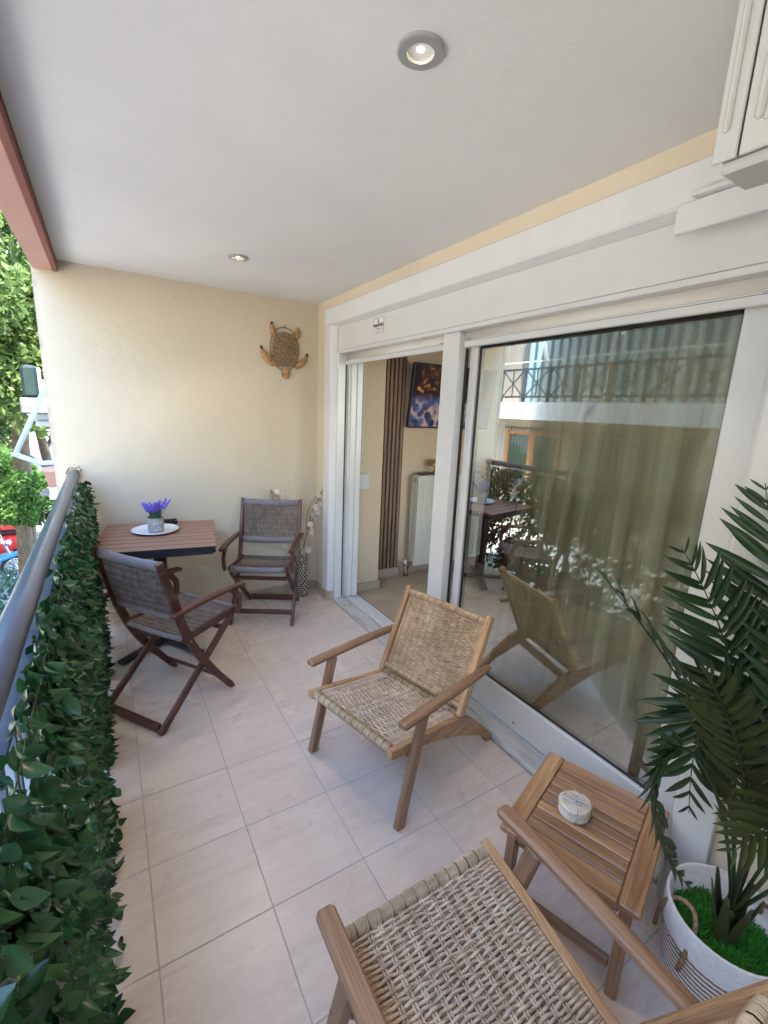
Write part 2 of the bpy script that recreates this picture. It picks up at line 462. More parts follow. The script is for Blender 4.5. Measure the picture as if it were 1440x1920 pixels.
def glass(name, tint=(.93, .97, .95), boost=1.0, frost=0.0):
    t = NT(name); t.t.nodes.remove(t.b)
    tr = t.n('ShaderNodeBsdfTransparent'); tr.inputs[0].default_value = (*tint, 1)
    gl = t.n('ShaderNodeBsdfGlossy'); gl.inputs['Roughness'].default_value = 0.0; gl.inputs[0].default_value = (.92, .97, .94, 1)
    fr = t.n('ShaderNodeFresnel'); fr.inputs['IOR'].default_value = 1.52
    ml = t.n('ShaderNodeMath', operation='MULTIPLY'); ml.inputs[1].default_value = boost; ml.use_clamp = True
    t.l(fr.outputs[0], ml.inputs[0])
    ms = t.n('ShaderNodeMixShader'); t.l(ml.outputs[0], ms.inputs[0]); t.l(tr.outputs[0], ms.inputs[1]); t.l(gl.outputs[0], ms.inputs[2])
    t.l(ms.outputs[0], t.out.inputs[0])
    return t.m
MT['glass'] = glass('coated_double_glazing', (.94, .96, .93), .50)

def curtain_mat():
    t = NT('sheer_olive_curtain'); v = t.coord('UV', False, (1, 1, 1))
    f = t.noise(t.coord('UV', False, (160, 3, 1)), 1.0, 3)
    col = t.ramp(f, [(.3, (.29, .275, .195)), (.7, (.42, .40, .29))]); t.col(col); t.set(.9, 0, .1)
    tl = t.n('ShaderNodeBsdfTranslucent'); t.l(col, tl.inputs[0])
    m1 = t.n('ShaderNodeMixShader'); m1.inputs[0].default_value = .5; t.l(t.b.outputs[0], m1.inputs[1]); t.l(tl.outputs[0], m1.inputs[2])
    tp = t.n('ShaderNodeBsdfTransparent')
    m2 = t.n('ShaderNodeMixShader'); m2.inputs[0].default_value = .20; t.l(m1.outputs[0], m2.inputs[1]); t.l(tp.outputs[0], m2.inputs[2])
    t.l(m2.outputs[0], t.out.inputs[0]); return t.m
MT['curtain'] = curtain_mat()

MT['bulb'] = emis('lit_halogen_bulb', (1.0, .84, .55), 12.0)
MT['cup_glow'] = emis('self_glowing_cup', (1.0, .66, .28), .60, (.8, .6, .3))  # glow put into the cup for the bulb light it would reflect
def tv_mat():
    t = NT('tv_picture'); v = t.coord('Object', False)
    sx = t.n('ShaderNodeSeparateXYZ'); t.l(v, sx.inputs[0])
    vo = t.n('ShaderNodeTexVoronoi'); vo.inputs['Scale'].default_value = 13; t.l(v, vo.inputs['Vector'])
    vo2 = t.n('ShaderNodeTexVoronoi'); vo2.inputs['Scale'].default_value = 16; t.l(v, vo2.inputs['Vector'])
    low = t.mix(vo.outputs['Distance'], (.13, .16, .36), (.006, .008, .035))
    low = t.mix(t.ramp(vo2.outputs['Distance'], [(.5, (0, 0, 0)), (.8, (1, 1, 1))]), low, (.55, .40, .32))
    n = t.noise(v, 7, 4, .6, 1.0)
    upc = t.ramp(n, [(.46, (.010, .006, .012)), (.58, (.08, .03, .02)), (.64, (.55, .25, .05)), (.74, (1.0, .75, .35))])
    r = t.ramp(sx.outputs[2], [(.0, (0, 0, 0)), (.02, (1, 1, 1))])
    mr = t.n('ShaderNodeMapRange'); mr.inputs[1].default_value = -.06; mr.inputs[2].default_value = .03; t.l(sx.outputs[2], mr.inputs[0])
    c = t.mix(mr.outputs[0], low, upc)
    t.col((.01, .01, .01)); t.l(c, t.b.inputs['Emission Color']); t.b.inputs['Emission Strength'].default_value = .05
    t.set(.12); return t.m
MT['tv'] = tv_mat()

# ================================================================== SETTING
H = 2.36
WX = 1.485       # face of the door wall
YB = 2.405       # face of the end wall
YN = -2.3        # near end of the balcony, behind the camera

floor = struct('floor', M().box(-0.24, 1.60, YN, YB, -0.20, -0.0012), MT['grout'])
tile_cache = {}
def lay_tile(parent, x0, x1, y0, y1, ztop, mat, th=.004, gap=.0018, jz=True):
    w_, d_ = round(x1-x0-2*gap, 4), round(y1-y0-2*gap, 4)
    key = (w_, d_, mat.name)
    if key not in tile_cache:
        tile_cache[key] = M().bar((0, -d_/2, -th/2), (0, d_/2, -th/2), w_, th, c=.0012).mesh('tile', mat)
    o = link('tile', tile_cache[key], parent)
    o.location = ((x0+x1)/2, (y0+y1)/2, ztop + (random.uniform(-.0004, .0004) if jz else 0))
    return o
xs = [-.18, 0, .33, .66, .99, 1.32, 1.503]
ys = [YB] + [.33*j for j in range(6, -7, -1)] + [YN]
ys = [2.405, 2.31, 1.98, 1.65, 1.32, .99, .66, .33, 0, -.33, -.66, -.99, -1.32, -1.65, -1.98, YN]
for i in range(len(xs)-1):
    for j in range(len(ys)-1):
        lay_tile(floor, xs[i], xs[i+1], ys[j+1], ys[j], .0005, MT['tile'])

ceil = struct('ceiling', M().box(-.18, 1.50, YN, YB+.0, H, H+.2), MT['ceiling'])

bw = M().box(-.31, 1.70, YB, YB+.22, -.5, 2.62)
back_wall = tag(bw.build('balcony_wall', MT['wall']), 'cream plastered end wall at the far end of the balcony, behind the square table', 'wall')
for k in range(5):
    x0 = -.13 + k*.33; x1 = min(x0+.33, WX-.012)
    M().bar(((x0+x1)/2, YB-.0055, .0015), ((x0+x1)/2, YB-.0055, .08), x1-x0-.003, .011, (0, 1, 0), c=.0015).build('skirting_tile', MT['skirt'], back_wall)

dw = M()
dw.box(WX, 1.72, 2.126, YB-.001, -.2, H); dw.box(WX, 1.72, -.62, 2.126, 2.19, H); dw.box(WX, 1.72, YN, -.62, -.2, H)
door_wall = tag(dw.build('door_wall', MT['wall2']), 'warm cream strip of wall round the white sliding door, under the ceiling', 'wall')
M().box(1.471, WX, 2.265, YB-.011, .001, .082, c=.0015).build('skirting_tile', MT['skirt'], door_wall)
M().box(1.452, WX, 2.105, 2.262, .001, .082, c=.0015).build('skirting_tile', MT['skirt'], door_wall)
for k in range(5):
    M().box(1.471, WX, -.705-.33*(k+1)+.003, -.705-.33*k, .001, .08, c=.0015).build('skirting_tile', MT['skirt'], door_wall)

nw = M().box(-.31, 1.72, YN-.2, YN, -.5, 2.62)
tag(nw.build('balcony_wall', MT['wall']), 'cream plastered wall closing the near end of the balcony', 'wall')

beam = thing('ceiling_beam', 'terracotta pink beam along the open outer edge of the ceiling', 'beam', (-.24, 0, 2.3))
b = M().box(-.065, .045, YN, YB, 0, .33); b.build('beam_body', MT['pink'], beam)
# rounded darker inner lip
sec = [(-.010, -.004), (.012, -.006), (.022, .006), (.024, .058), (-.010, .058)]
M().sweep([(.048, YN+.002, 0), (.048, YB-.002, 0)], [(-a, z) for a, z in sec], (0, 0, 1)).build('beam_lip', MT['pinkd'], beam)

# ------------------------------------------------------------------ ceiling spotlights
MT['ringgrey'] = plain('satin_grey_ring', (.42, .42, .42), .3, metal=.3, var=.03)
def spotlight(x, y, label, e):
    t = thing('ceiling_spotlight', label, 'ceiling light', (x, y, H), 0, 'ceiling spotlights')
    ring = M().lathe([(.030, .012), (.0295, -.004), (.031, -.0085), (.050, -.0085), (.0530, -.0070), (.0535, .002)], 56, smooth=False)
    ring.build('trim_ring', MT['ringgrey'], t)
    cup = M().lathe([(.0295, .0), (.027, .010), (.020, .022), (.012, .028), (.001, .029)], 24)
    cup.build('reflector_cup', MT['cup_glow'], t)
    bl = M().lathe([(.0, -.002), (.008, .0), (.0125, .006), (.0125, .018), (.006, .024)], 18)
    bl.build('bulb', MT['bulb'], t)
    ld = bpy.data.lights.new('spot_glow', 'SPOT'); ld.energy = e; ld.color = (1, .78, .5); ld.spot_size = R(120); ld.spot_blend = .7
    ld.shadow_soft_size = .02
    lo = bpy.data.objects.new('spot_glow', ld); C.objects.link(lo); lo.location = (x, y, H-.02)
spotlight(.660, -.110, 'large lit round ceiling spotlight nearest the viewer, in a white ring', 1.6)
spotlight(.684, 1.636, 'small lit ceiling spotlight farther off, above the folding chairs', 1.6)

# ------------------------------------------------------------------ sliding door
door = thing('sliding_door', 'white sliding door with roller shutter box, open on the left and glazed on the right', 'sliding door', (1.55, .75, 0))
DX = Vector((-1.55, -.75, 0))
def dbox(name, mat, x0, x1, y0, y1, z0, z1, c=.0025, parent=None):
    m = M()
    ax = max((x1-x0, 0), (y1-y0, 1), (z1-z0, 2))[1]
    a = [x0-1.55, y0-.75, z0]; b_ = [x1-1.55, y1-.75, z1]
    ctr = [(a[i]+b_[i])/2 for i in range(3)]
    p0 = list(ctr); p1 = list(ctr); p0[ax] = a[ax]; p1[ax] = b_[ax]
    dims = [b_[i]-a[i] for i in range(3)]
    if ax == 2: m.bar(p0, p1, dims[0], dims[1], (0, 1, 0), c)
    elif ax == 1: m.bar(p0, p1, dims[0], dims[2], (0, 0, 1), c)
    else: m.bar(p0, p1, dims[1], dims[2], (0, 0, 1), c)
    return m.build(name, mat, parent or door)
# casing: flat face, sloped inner edge
def casing(pts, flip):
    pass
cas = M()
XO, XI = 1.466, 1.522
def casing_piece(p0, p1, inward):
    # section in plane normal to p0->p1: from outer edge (0) towards the opening (w)
    m = M(); t = (Vector(p1)-Vector(p0)).normalized(); inn = Vector(inward)
    xx = Vector((1, 0, 0))
    prof = [(0, 0.019), (0, .0), (.004, -.002), (.104, -.002), (.112, .004), (.128, .046), (.128, .075), (.0, .075)]
    vs = []
    for P, s_ in ((Vector(p0), 0), (Vector(p1), 1)):
        for a, d in prof: vs.append(P + inn*a + xx*d)
    k = len(prof); fs = [[j, (j+1) % k, k+(j+1) % k, k+j] for j in range(k)] + [list(range(k)), [k+j for j in range(k)][::-1]]
    Lh = (Vector(p1)-Vector(p0)).length
    uv = [[(0, j*.03), (0, j*.03+.03), (Lh, j*.03+.03), (Lh, j*.03)] for j in range(k)] + [[(0, 0)]*k]*2
    m.add(vs, fs, uv); return m.build('casing', MT['casing'], door)
ox = XO-1.55
casing_piece((ox, 2.225-.75, .083), (ox, 2.225-.75, 2.17), (0, -1, 0))
casing_piece((ox, 2.225-.75, 2.288), (ox, -.705-.75, 2.288), (0, 0, -1))
casing_piece((ox, -.705-.75, .0), (ox, -.705-.75, 2.17), (0, 1, 0))
sb = dbox('shutter_box', MT['pvc'], 1.520, 1.60, -.576, 2.096, 1.995, 2.189)
dbox('shutter_box_lip', MT['alu'], 1.517, 1.60, -.576, 2.094, 1.972, 1.993)
# sticker on the shutter box
st = thing('sticker', 'small white square sticker with navy lettering on the shutter box', 'sticker', (1.5192, 1.512, 2.094))
MT['sticker'] = plain('sticker_white_print', (.78, .78, .76), .35, var=.01)
MT['navy'] = plain('navy_print', (.02, .035, .10), .4); MT['redprint'] = plain('faded_red_print', (.62, .16, .14), .4)
M().box(-.0012, .0, -.066, .066, -.046, .046).build('label_sheet', MT['sticker'], st)
bo = M()
for y0, y1, z0, z1 in ((-.066, .066, .0445, .046), (-.066, .066, -.046, -.0445), (-.066, -.0635, -.0445, .0445), (.0635, .066, -.0445, .0445)):
    bo.box(-.0018, -.0012, y0, y1, z0, z1)
bo.build('border_line', MT['navy'], st)
def text(body, size, loc, rot, mat, parent, name='lettering', sx=1.0, shear=0.0, bold=0.0, font=None):
    cu = bpy.data.curves.new(name, 'FONT'); cu.body = body; cu.size = size; cu.align_x = 'CENTER'; cu.align_y = 'CENTER'
    cu.shear = shear; cu.offset = bold; cu.extrude = .0002; cu.materials.append(mat)
    tmp = bpy.data.objects.new('tmp_text', cu); C.objects.link(tmp)
    dg = bpy.context.evaluated_depsgraph_get(); dg.update()
    me = bpy.data.meshes.new_from_object(tmp.evaluated_get(dg)); bpy.data.objects.remove(tmp)
    if not me.materials: me.materials.append(mat)
    o = link(name, me, parent); o.location = loc; o.rotation_euler = rot; o.scale = (sx, 1, 1)
    return o
FX = (R(90), 0, R(-90))
text('≡BRINKS', .026, (-.0022, 0, .003), FX, MT['navy'], st, sx=1.25, bold=.0008)
text('Home', .022, (-.0022, -.004, -.018), FX, MT['redprint'], st, sx=1.5, shear=.4)
text('SECURITY', .008, (-.0022, .0, -.036), FX, MT['navy'], st, sx=1.6)
em = M(); em.plate([(-.010, .004), (.010, .004), (0, -.010)], (-.0020, 0, .026), (0, -1, 0), (0, 0, 1), .0008)
em.plate([(.005*math.cos(a), .010+.005*math.sin(a)) for a in [i*PI/5 for i in range(10)]], (-.0020, 0, .026), (0, -1, 0), (0, 0, 1), .0008)
em.build('emblem', MT['navy'], st)

# shutter curtains rolled almost fully up: last slat + bottom rail
for (y0, y1) in ((.868, 2.070), (-.552, .732)):
    s_ = M(); s_.sweep([(.03, y0-.75, 1.953), (.03, y1-.75, 1.953)], [(.012*math.cos(a)-.0, .026*math.sin(a)) for a in [i*PI/8 for i in range(16)]], (0, 0, 1), smooth=True)
    s_.build('shutter_slat', MT['white'], door)
    dbox('shutter_bottom_rail', MT['alu'], 1.566, 1.586, y0, y1, 1.897, 1.934, .004)
    dbox('shutter_rail_groove', MT['rubber'], 1.5655, 1.567, y0+.01, y1-.01, 1.9245, 1.9262, .0003)
    for yy in (y0+.035, y1-.035): dbox('stop_pin', MT['steel'], 1.556, 1.566, yy-.012, yy+.012, 1.929, 1.936, .001)
# jambs and mullion
dbox('mullion', MT['alu'], 1.540, 1.60, .737, .866, .030, 1.972)
dbox('left_jamb', MT['alu'], 1.5125, 1.60, 2.074, 2.1245, .021, 1.971)
dbox('seal', MT['rubber'], 1.572, 1.580, 2.069, 2.0735, .030, 1.896, .001)
dbox('right_jamb', MT['alu'], 1.552, 1.60, -.590, -.556, .030, 1.972)
dbox('seal', MT['rubber'], 1.586, 1.600, .727, .736, .030, 1.896, .001)
# parked sash stile on the left
sash = dbox('sash_stile', MT['alu'], 1.602, 1.645, 2.022, 2.072, .045, 1.95, .004)
dbox('guide_rib', MT['alu'], 1.588, 1.601, 2.040, 2.052, .045, 1.95, .002)
dbox('guide_rib', MT['alu'], 1.646, 1.690, 2.010, 2.024, .045, 1.95, .002)
dbox('pull_handle', MT['steel'], 1.592, 1.6015, 2.024, 2.036, .90, .99, .002)
# glazed sash on the right
dbox('sash_stile', MT['alu'], 1.605, 1.650, .668, .722, .05, 1.96, .004)
dbox('sash_stile', MT['alu'], 1.605, 1.650, -.548, -.452, .05, 1.96, .004)
dbox('sash_bottom_rail', MT['alu'], 1.603, 1.650, -.450, .666, .045, .218, .004)
dbox('sash_top_rail', MT['alu'], 1.605, 1.650, -.450, .666, 1.905, 1.99, .004)
for y0, y1, z0, z1 in ((.654, .667, .22, 1.903), (-.451, -.446, .22, 1.903), (-.4455, .6535, .219, .230), (-.4455, .6535, 1.893, 1.903)):
    dbox('glazing_seal', MT['rubber'], 1.618, 1.646, y0, y1, z0, z1, .002)
dbox('glass_pane', MT['glass'], 1.622, 1.640, -.4450, .6530, .2305, 1.8925, .0005)
dbox('drain_slot', MT['rubber'], 1.6015, 1.603, .175, .190, .085, .092, .0003)
# threshold: marble sill, aluminium track
dbox('marble_sill', MT['marble'], 1.505, 1.612, -.575, 2.10, .001, .020, .003)
tr = dbox('track', MT['alu'], 1.613, 1.72, -.575, 2.10, .001, .030, .003)
for x in (1.628, 1.662, 1.696): dbox('track_rail', MT['alu'], x, x+.006, -.55, 2.09, .0305, .044, .001)
dbox('track_shade_strip', MT['rubber'], 1.708, 1.7185, -.55, 2.09, .0302, .034, .0005)  # black strip laid on the track in place of a shaded gap

# ------------------------------------------------------------------ room behind the door
RX0, RX1, RY0, RY1, RH = 1.72, 5.6, -2.6, 2.39, 2.52
ifl = struct('indoor_floor', M().box(RX0+.001, RX1, RY0, RY1, -.2, -.0012), MT['grout'])
ixs = [1.72, 2.02, 2.46, 2.90, 3.34, 3.78, 4.22, 4.66, 5.10, 5.54]
iys = [2.39, 1.89, 1.45, 1.01, .57, .13, -.31, -.75, -1.19, -1.63, -2.07, -2.51]
for i in range(len(ixs)-1):
    for j in range(len(iys)-1):
        lay_tile(ifl, ixs[i], ixs[i+1], iys[j+1], iys[j], .0005, MT['tile_in'])
struct('indoor_ceiling', M().box(RX0, RX1, RY0, RY1, RH, RH+.1), MT['ceiling'])
iw = M().box(RX0, RX1+.1, RY1, RY1+.1, -.2, RH+.1)
side_wall = tag(iw.build('indoor_wall', MT['inner']), 'beige indoor wall that carries the television and radiator', 'wall')
M().box(2.372, RX1, RY1-.012, RY1, .001, .075, c=.002).build('skirting_board', MT['skirt'], side_wall)
tag(M().box(RX1, RX1+.1, RY0, RY1-.001, -.2, RH+.1).build('indoor_wall', MT['inner']), 'beige indoor wall at the back of the room', 'wall')
nwm = M()
for a_, b_, z0, z1 in ((RX0, RX1+.1, -.2, .6), (RX0, RX1+.1, 2.2, RH+.1), (RX0, 2.3, .6, 2.2), (4.9, RX1+.1, .6, 2.2)):  # unseen window opening, added to bring daylight into the room
    nwm.box(a_, b_, RY0-.1, RY0, z0, z1)
near_in = tag(nwm.build('indoor_wall', MT['inner']), 'beige indoor wall on the unseen near side, with a wide window added for daylight', 'wall')
for a_ in (2.301, 3.58, 4.849): M().box(a_, a_+.05, RY0-.07, RY0-.03, .601, 2.199, c=.004).build('window_frame', MT['alu'], near_in)  # frame bars of the added window
pier = tag(M().box(1.7205, 1.985, 2.165, RY1-.001, -.1, RH-.002).build('pier', MT['inner']), 'beige pier just inside the open door', 'pier')
M().box(1.7205, 2.000, 2.150, 2.165, .001, .078, c=.002).build('skirting_board', MT['skirt'], pier)
# walnut slat panels
def slats(name, label, x0, n, pitch, z0, z1, wd):
    t = thing(name, label, 'wall panel', (x0, RY1, 0))
    M().box(-.008, n*pitch, -.010, -.001, z0, z1).build('backing_felt', MT['rubber'], t)
    me = M().bar((0, 0, z0), (0, 0, z1), wd, .014, (0, 1, 0), c=.0015).mesh('slat', MT['slatwood'])
    for i in range(n):
        o = link('slat', me, t); o.location = (i*pitch+wd/2, -.0175, 0)
    return t
p1_ = slats('slat_panel', 'tall dark walnut slat panel on the indoor wall beside the pier', 2.075, 6, .0425, .085, 2.50, .027)
M().box(-.088, .278, -.030, -.001, .001, .083, c=.002).build('skirting_board', MT['skirt'], p1_)
slats('slat_panel', 'wide dark walnut slat panel dimly seen through the glass', 3.50, 24, .0455, .085, 2.50, .029)

# television
tv = thing('television', 'wall mounted television showing a blue and amber restaurant picture', 'television', (2.815, 2.295, 1.715))
tv.rotation_euler = (R(7.5), 0, 0)
M().bar((0, 0, -.285), (0, 0, .285), .98, .034, (0, 1, 0), c=.004).build('housing', MT['blackseat'], tv)
M().box(-.478, .478, -.0185, -.0172, -.270, .275).build('screen', MT['tv'], tv)
M().box(-.06, .06, .018, .085, -.1, .1, c=.004).build('wall_bracket', MT['blackmetal'], tv)

# radiator
rad = thing('radiator', 'cream ribbed panel radiator under the television', 'radiator', (2.44, 2.30, .11))
M().box(0, .86, -.052, .048, 0, .885, c=.006).build('body', MT['white'], rad)
me = M().bar((0, 0, .04), (0, 0, .85), .016, .010, (0, 1, 0), c=.004).mesh('rib', MT['white'])
for i in range(25):
    o = link('rib', me, rad); o.location = (.028+i*.0335, -.0545, 0)
g = M()
for i in range(28): g.box(.02+i*.030, .038+i*.030, -.045, .04, .8865, .8885)
g.build('top_grille', MT['steel'], rad, 'stuff')
vv = M(); vv.tube([(-.035, 0, -.105), (-.035, 0, -.02), (-.01, 0, .0)], .011, 10); vv.build('pipe', MT['copper'], rad)
vv = M(); vv.tube([(-.072, 0, -.105), (-.072, 0, .02)], .011, 10); vv.build('pipe', MT['copper'], rad)
vv = M(); vv.tube([(-.085, 0, .015), (-.0, 0, .015)], .018, 12); vv.build('valve', MT['copper'], rad)
vv = M(); vv.lathe([(.0, .06), (.018, .058), (.021, .03), (.016, .018), (.0, .017)], 14, -.072, 0); vv.build('valve_cap', MT['white'], rad)
vv = M(); vv.tube([(-.014, .03, .02), (-.014, .03, .87)], .006, 8); vv.build('riser_pipe', MT['white'], rad)
vv = M(); vv.tube([(-.02, -.02, .845), (.0, -.02, .845)], .016, 10); vv.build('bleed_valve', MT['steel'], rad)

# mushroom lamp and dish on the radiator
lp = thing('table_lamp', 'small brass mushroom lamp standing on the radiator', 'lamp', (2.66, 2.30, 1.006))
M().lathe([(.0, .0), (.045, .0), (.045, .008), (.018, .014), (.014, .06), (.02, .075)], 24).build('lamp_base', MT['brass'], lp)
M().lathe([(.0, .135), (.03, .13), (.055, .11), (.068, .075), (.066, .07), (.02, .073)], 28).build('lamp_shade', MT['brass'], lp)
dd = tag(M().lathe([(0, 0), (.06, 0), (.085, .012), (.088, .014), (.06, .006), (0, .005)], 28).build('dish', MT['blackglass']), 'flat black dish beside the brass lamp on the radiator', 'dish')
dd.location = (2.56, 2.295, 1.0005)
# shutter strap winder on the pier
wd_ = thing('strap_winder', 'white rounded shutter strap winder on the pier by the open door', 'strap winder', (1.80, 2.163, .99))
def rrect(w, h, r, k=5):
    out = []
    for cx, cy, a0 in ((w/2-r, -h/2+r, -90), (w/2-r, h/2-r, 0), (-w/2+r, h/2-r, 90), (-w/2+r, -h/2+r, 180)):
        for i in range(k+1): a = R(a0+90*i/k); out.append((cx+r*math.cos(a), cy+r*math.sin(a)))
    return out
M().plate(rrect(.10, .135, .03), (0, -.014, 0), (1, 0, 0), (0, 0, 1), .026, c=.005).build('housing', MT['pvc'], wd_)
M().plate(rrect(.03, .04, .008), (0, -.0285, -.01), (1, 0, 0), (0, 0, 1), .004, c=.001).build('button', MT['white'], wd_)
M().box(-.026, -.014, -.006, -.004, .07, .98).build('strap', MT['vase1'], wd_)
# desk and star ornament further in
dk = thing('desk', 'dark desk against the far slat panel, seen through the glass', 'desk', (3.95, 2.10, 0))
M().box(-.62, .62, -.24, .24, .69, .725, c=.004).build('desk_top', MT['meranti'], dk)
for sx in (-1, 1): M().box(sx*.59-.015, sx*.59+.015, -.22, .22, .002, .689, c=.003).build('side_panel', MT['meranti'], dk)
M().box(-.574, .574, .18, .20, .25, .689, c=.003).build('back_panel', MT['meranti'], dk)
so_ = thing('star_ornament', 'white star ornament standing on the indoor desk', 'ornament', (3.45, 2.0, .7265))
pl = []
for i in range(10):
    a = PI/2 + i*PI/5; r_ = .10 if i % 2 == 0 else .035; pl.append((r_*math.cos(a), .082+r_*math.sin(a)))
M().plate(pl, (0, 0, 0), (1, 0, 0), (0, 0, 1), .022, c=.006).build('star', MT['cotton'], so_)
# sheer curtain behind the glass
def curtain(name, label, yA, yB, yAb, yBb, x, z0, z1, nf, folds, amp=.03, train=0.0):
    m = M(); nz = 26; vs = []; uv = []
    for i in range(nz+1):
        t = i/nz; z = z1+(z0-z1)*t
        for j in range(nf+1):
            s = j/nf; ya = yA+(yAb-yA)*t**1.5; yb = yB+(yBb-yB)*t**1.3
            y = ya+(yb-ya)*s
            ph = s*folds*2*PI
            xx = x + amp*(.55+.6*t)*math.sin(ph+.6*math.sin(t*2.2+s*9)) + .018*math.sin(s*3+t*4)
            y += .015*math.sin(ph*2+1)*t
            if t > .93 and train: xx -= train*(t-.93)/.07*(.6+.4*math.sin(s*5))
            vs.append((xx, y, z)); uv.append((s*1.6, t*2))
    fs = []; us = []
    k = nf+1
    for i in range(nz):
        for j in range(nf):
            f = [i*k+j, i*k+j+1, (i+1)*k+j+1, (i+1)*k+j]; fs.append(f); us.append([uv[q] for q in f])
    m.add(vs, fs, us, True)
    return tag(m.build(name, MT['curtain']), label, 'curtain')
curtain('curtain', 'sheer olive curtain hanging in folds behind the right hand glass', .54, -.05, .655, -.02, 1.90, .012, 2.40, 100, 5, .022)
curtain('curtain', 'second sheer olive curtain layer near the right edge of the glass', .08, -.58, .02, -.56, 1.85, .010, 2.40, 90, 4, .020, .04)
ra = thing('curtain_rail', 'white curtain rail above the sheer curtains, inside the room', 'curtain rail', (1.90, .4, 2.41))
M().box(-.05, .05, -1.2, 1.2, 0, .022, c=.003).build('rail', MT['pvc'], ra)
# low sofa indoors
sf = thing('sofa', 'low pale sofa against the back wall of the room', 'sofa', (5.05, .2, 0))
M().box(-.40, .40, -.9, .9, .06, .38, c=.03).build('base', MT['vase1'], sf)
M().box(.22, .46, -.9, .9, .382, .80, c=.05).build('backrest', MT['vase1'], sf)
for sy in (-1, 1): M().box(-.40, .215, sy*.8-.1, sy*.8+.1, .382, .56, c=.04).build('armrest', MT['vase1'], sf)
for y0 in (-.69, .01): M().box(-.40, .20, y0, y0+.68, .385, .50, c=.04).build('seat_cushion', MT['coaster'], sf)

# ------------------------------------------------------------------ white box hanging top right + trunking
bx = thing('wall_cabinet', 'glossy white embossed metal cabinet hanging at the top right corner', 'cabinet', (1.03, -.585, 2.05))
M().box(0.002, .125, -1.2, -.003, .012, .309, c=.006).build('body', MT['boxwhite'], bx)
M().box(.012, .122, -1.19, -.010, -.012, .011, c=.006).build('base_tray', MT['boxwhite'], bx)
for y0, y1 in ((-.043, -.002), (-.60, -.047), (-1.19, -.604)):
    M().box(-.006, .0015, y0, y1, .003, .309, c=.003).build('front_panel', MT['boxwhite'], bx)
for y0, y1 in ((-.026, -.014), (-.078, -.064), (-.565, -.550)):
    M().bar((-.007, (y0+y1)/2, .05), (-.007, (y0+y1)/2, .309), y1-y0, .014, (-1, 0, 0), c=.004).build('embossed_rib', MT['boxwhite'], bx)
M().box(-.0015, .001, -.0465, -.0435, .006, .309).build('seam_shade', MT['rubber'], bx)  # black strip added in the panel gap to darken it like shade
for y0, y1 in ((-.55, -.078),):
    M().bar((-.007, y0, .052), (-.007, y1, .052), .008, .014, (0, 0, 1), c=.004).build('embossed_rib', MT['boxwhite'], bx)
tk = thing('cable_trunking', 'white flat trunking over the top right of the door casing', 'trunking', (1.45, -.30, 2.10))
M().box(-.006, .012, -.45, -.0, -.0, .078, c=.002).build('cover', MT['casing'], tk)
M().box(-.030, .008, -.45, -.045, .080, .092, c=.002).build('top_lip', MT['casing'], tk)

# ================================================================== BALUSTRADE AND HEDGE
rail = thing('balustrade', 'grey blue steel handrail and balusters along the open side of the balcony', 'railing', (-.210, 0, 0))
M().tube([(0, YN, 1.087), (0, YB+.01, 1.087)], .0290, 28).build('handrail', MT['railmetal'], rail)
M().box(-.020, .020, YN, YB-.002, .985, .993, c=.001).build('flat_bar', MT['railmetal'], rail)
M().box(-.020, .020, YN, YB-.002, .07, .078, c=.001).build('flat_bar', MT['railmetal'], rail)
bm_ = M().bar((0, 0, .079), (0, 0, .984), .012, .012, (0, 1, 0), c=.001).mesh('baluster', MT['railmetal'])
for i in range(40):
    o = link('baluster', bm_, rail); o.location = (0, YN+.06+i*.118, 0)
pm_ = M().bar((0, 0, -.19), (0, 0, 1.055), .03, .03, (0, 1, 0), c=.002).mesh('post', MT['railmetal'])
for y in (-2.0, -.9, .2, 1.3, 2.36):
    o = link('post', pm_, rail); o.location = (-.035 if False else 0, y+.03, 0)
# broken plaster collar where the rail enters the wall
col = M()
pts = []; scs = []
for i in range(22):
    a = R(20) + i/21*R(230); r_ = .044+.006*math.sin(i*2.3)+.004*math.sin(i*5.1)
    pts.append((r_*math.cos(a), -.006-.004*math.sin(i*1.7), r_*math.sin(a))); scs.append(.7+.5*abs(math.sin(i*1.9)))
col.tube(pts, .0085, 6, scs, upv=(0, 1, 0))
cl = tag(col.build('plaster_collar', MT['wall']), 'crumbling plaster collar where the handrail enters the end wall', 'plaster collar'); cl.location = (-.213, YB, 1.092)

hedge = thing('artificial_hedge', 'dark green artificial ivy screen tied along the inside of the railing', 'artificial hedge', (-.15, 0, 0))
def leaf_mesh(name, L, W, fold, curl, mat, wav=0.0):
    # pointed ovate leaf hanging from the origin along -z, face towards +x
    ts = [0, .16, .38, .62, .83, 1.0]; ws = [.04, .66, 1.0, .80, .40, 0.0]
    m = M(); vs = []
    for t, q in zip(ts, ws):
        bend = curl*t*t
        z = -L*t; x = bend + (.004*math.sin(t*9) if wav else 0)
        for sgn in (-1, 0, 1):
            vs.append((x - fold*abs(sgn)*q*W*.5, sgn*q*W*.5, z - (0.08*L*q if sgn else 0)*.6))
    fs = []
    for i in range(5):
        for j in range(2):
            a = i*3+j; fs.append([a, a+1, a+4, a+3])
    m.add(vs, fs, None, True)
    return m.mesh(name, mat)
lm = [leaf_mesh('leaf', .058, .038, .45, .012, MT['hedge']), leaf_mesh('leaf', .050, .035, .25, -.008, MT['hedge'], 1),
      leaf_mesh('leaf', .062, .034, .6, .022, MT['hedge2']), leaf_mesh('leaf', .052, .040, .12, .006, MT['hedge'])]
from mathutils import Euler
camp = Vector((-0.0085, -1.1185, 1.5672))
places = []
NL = 22000
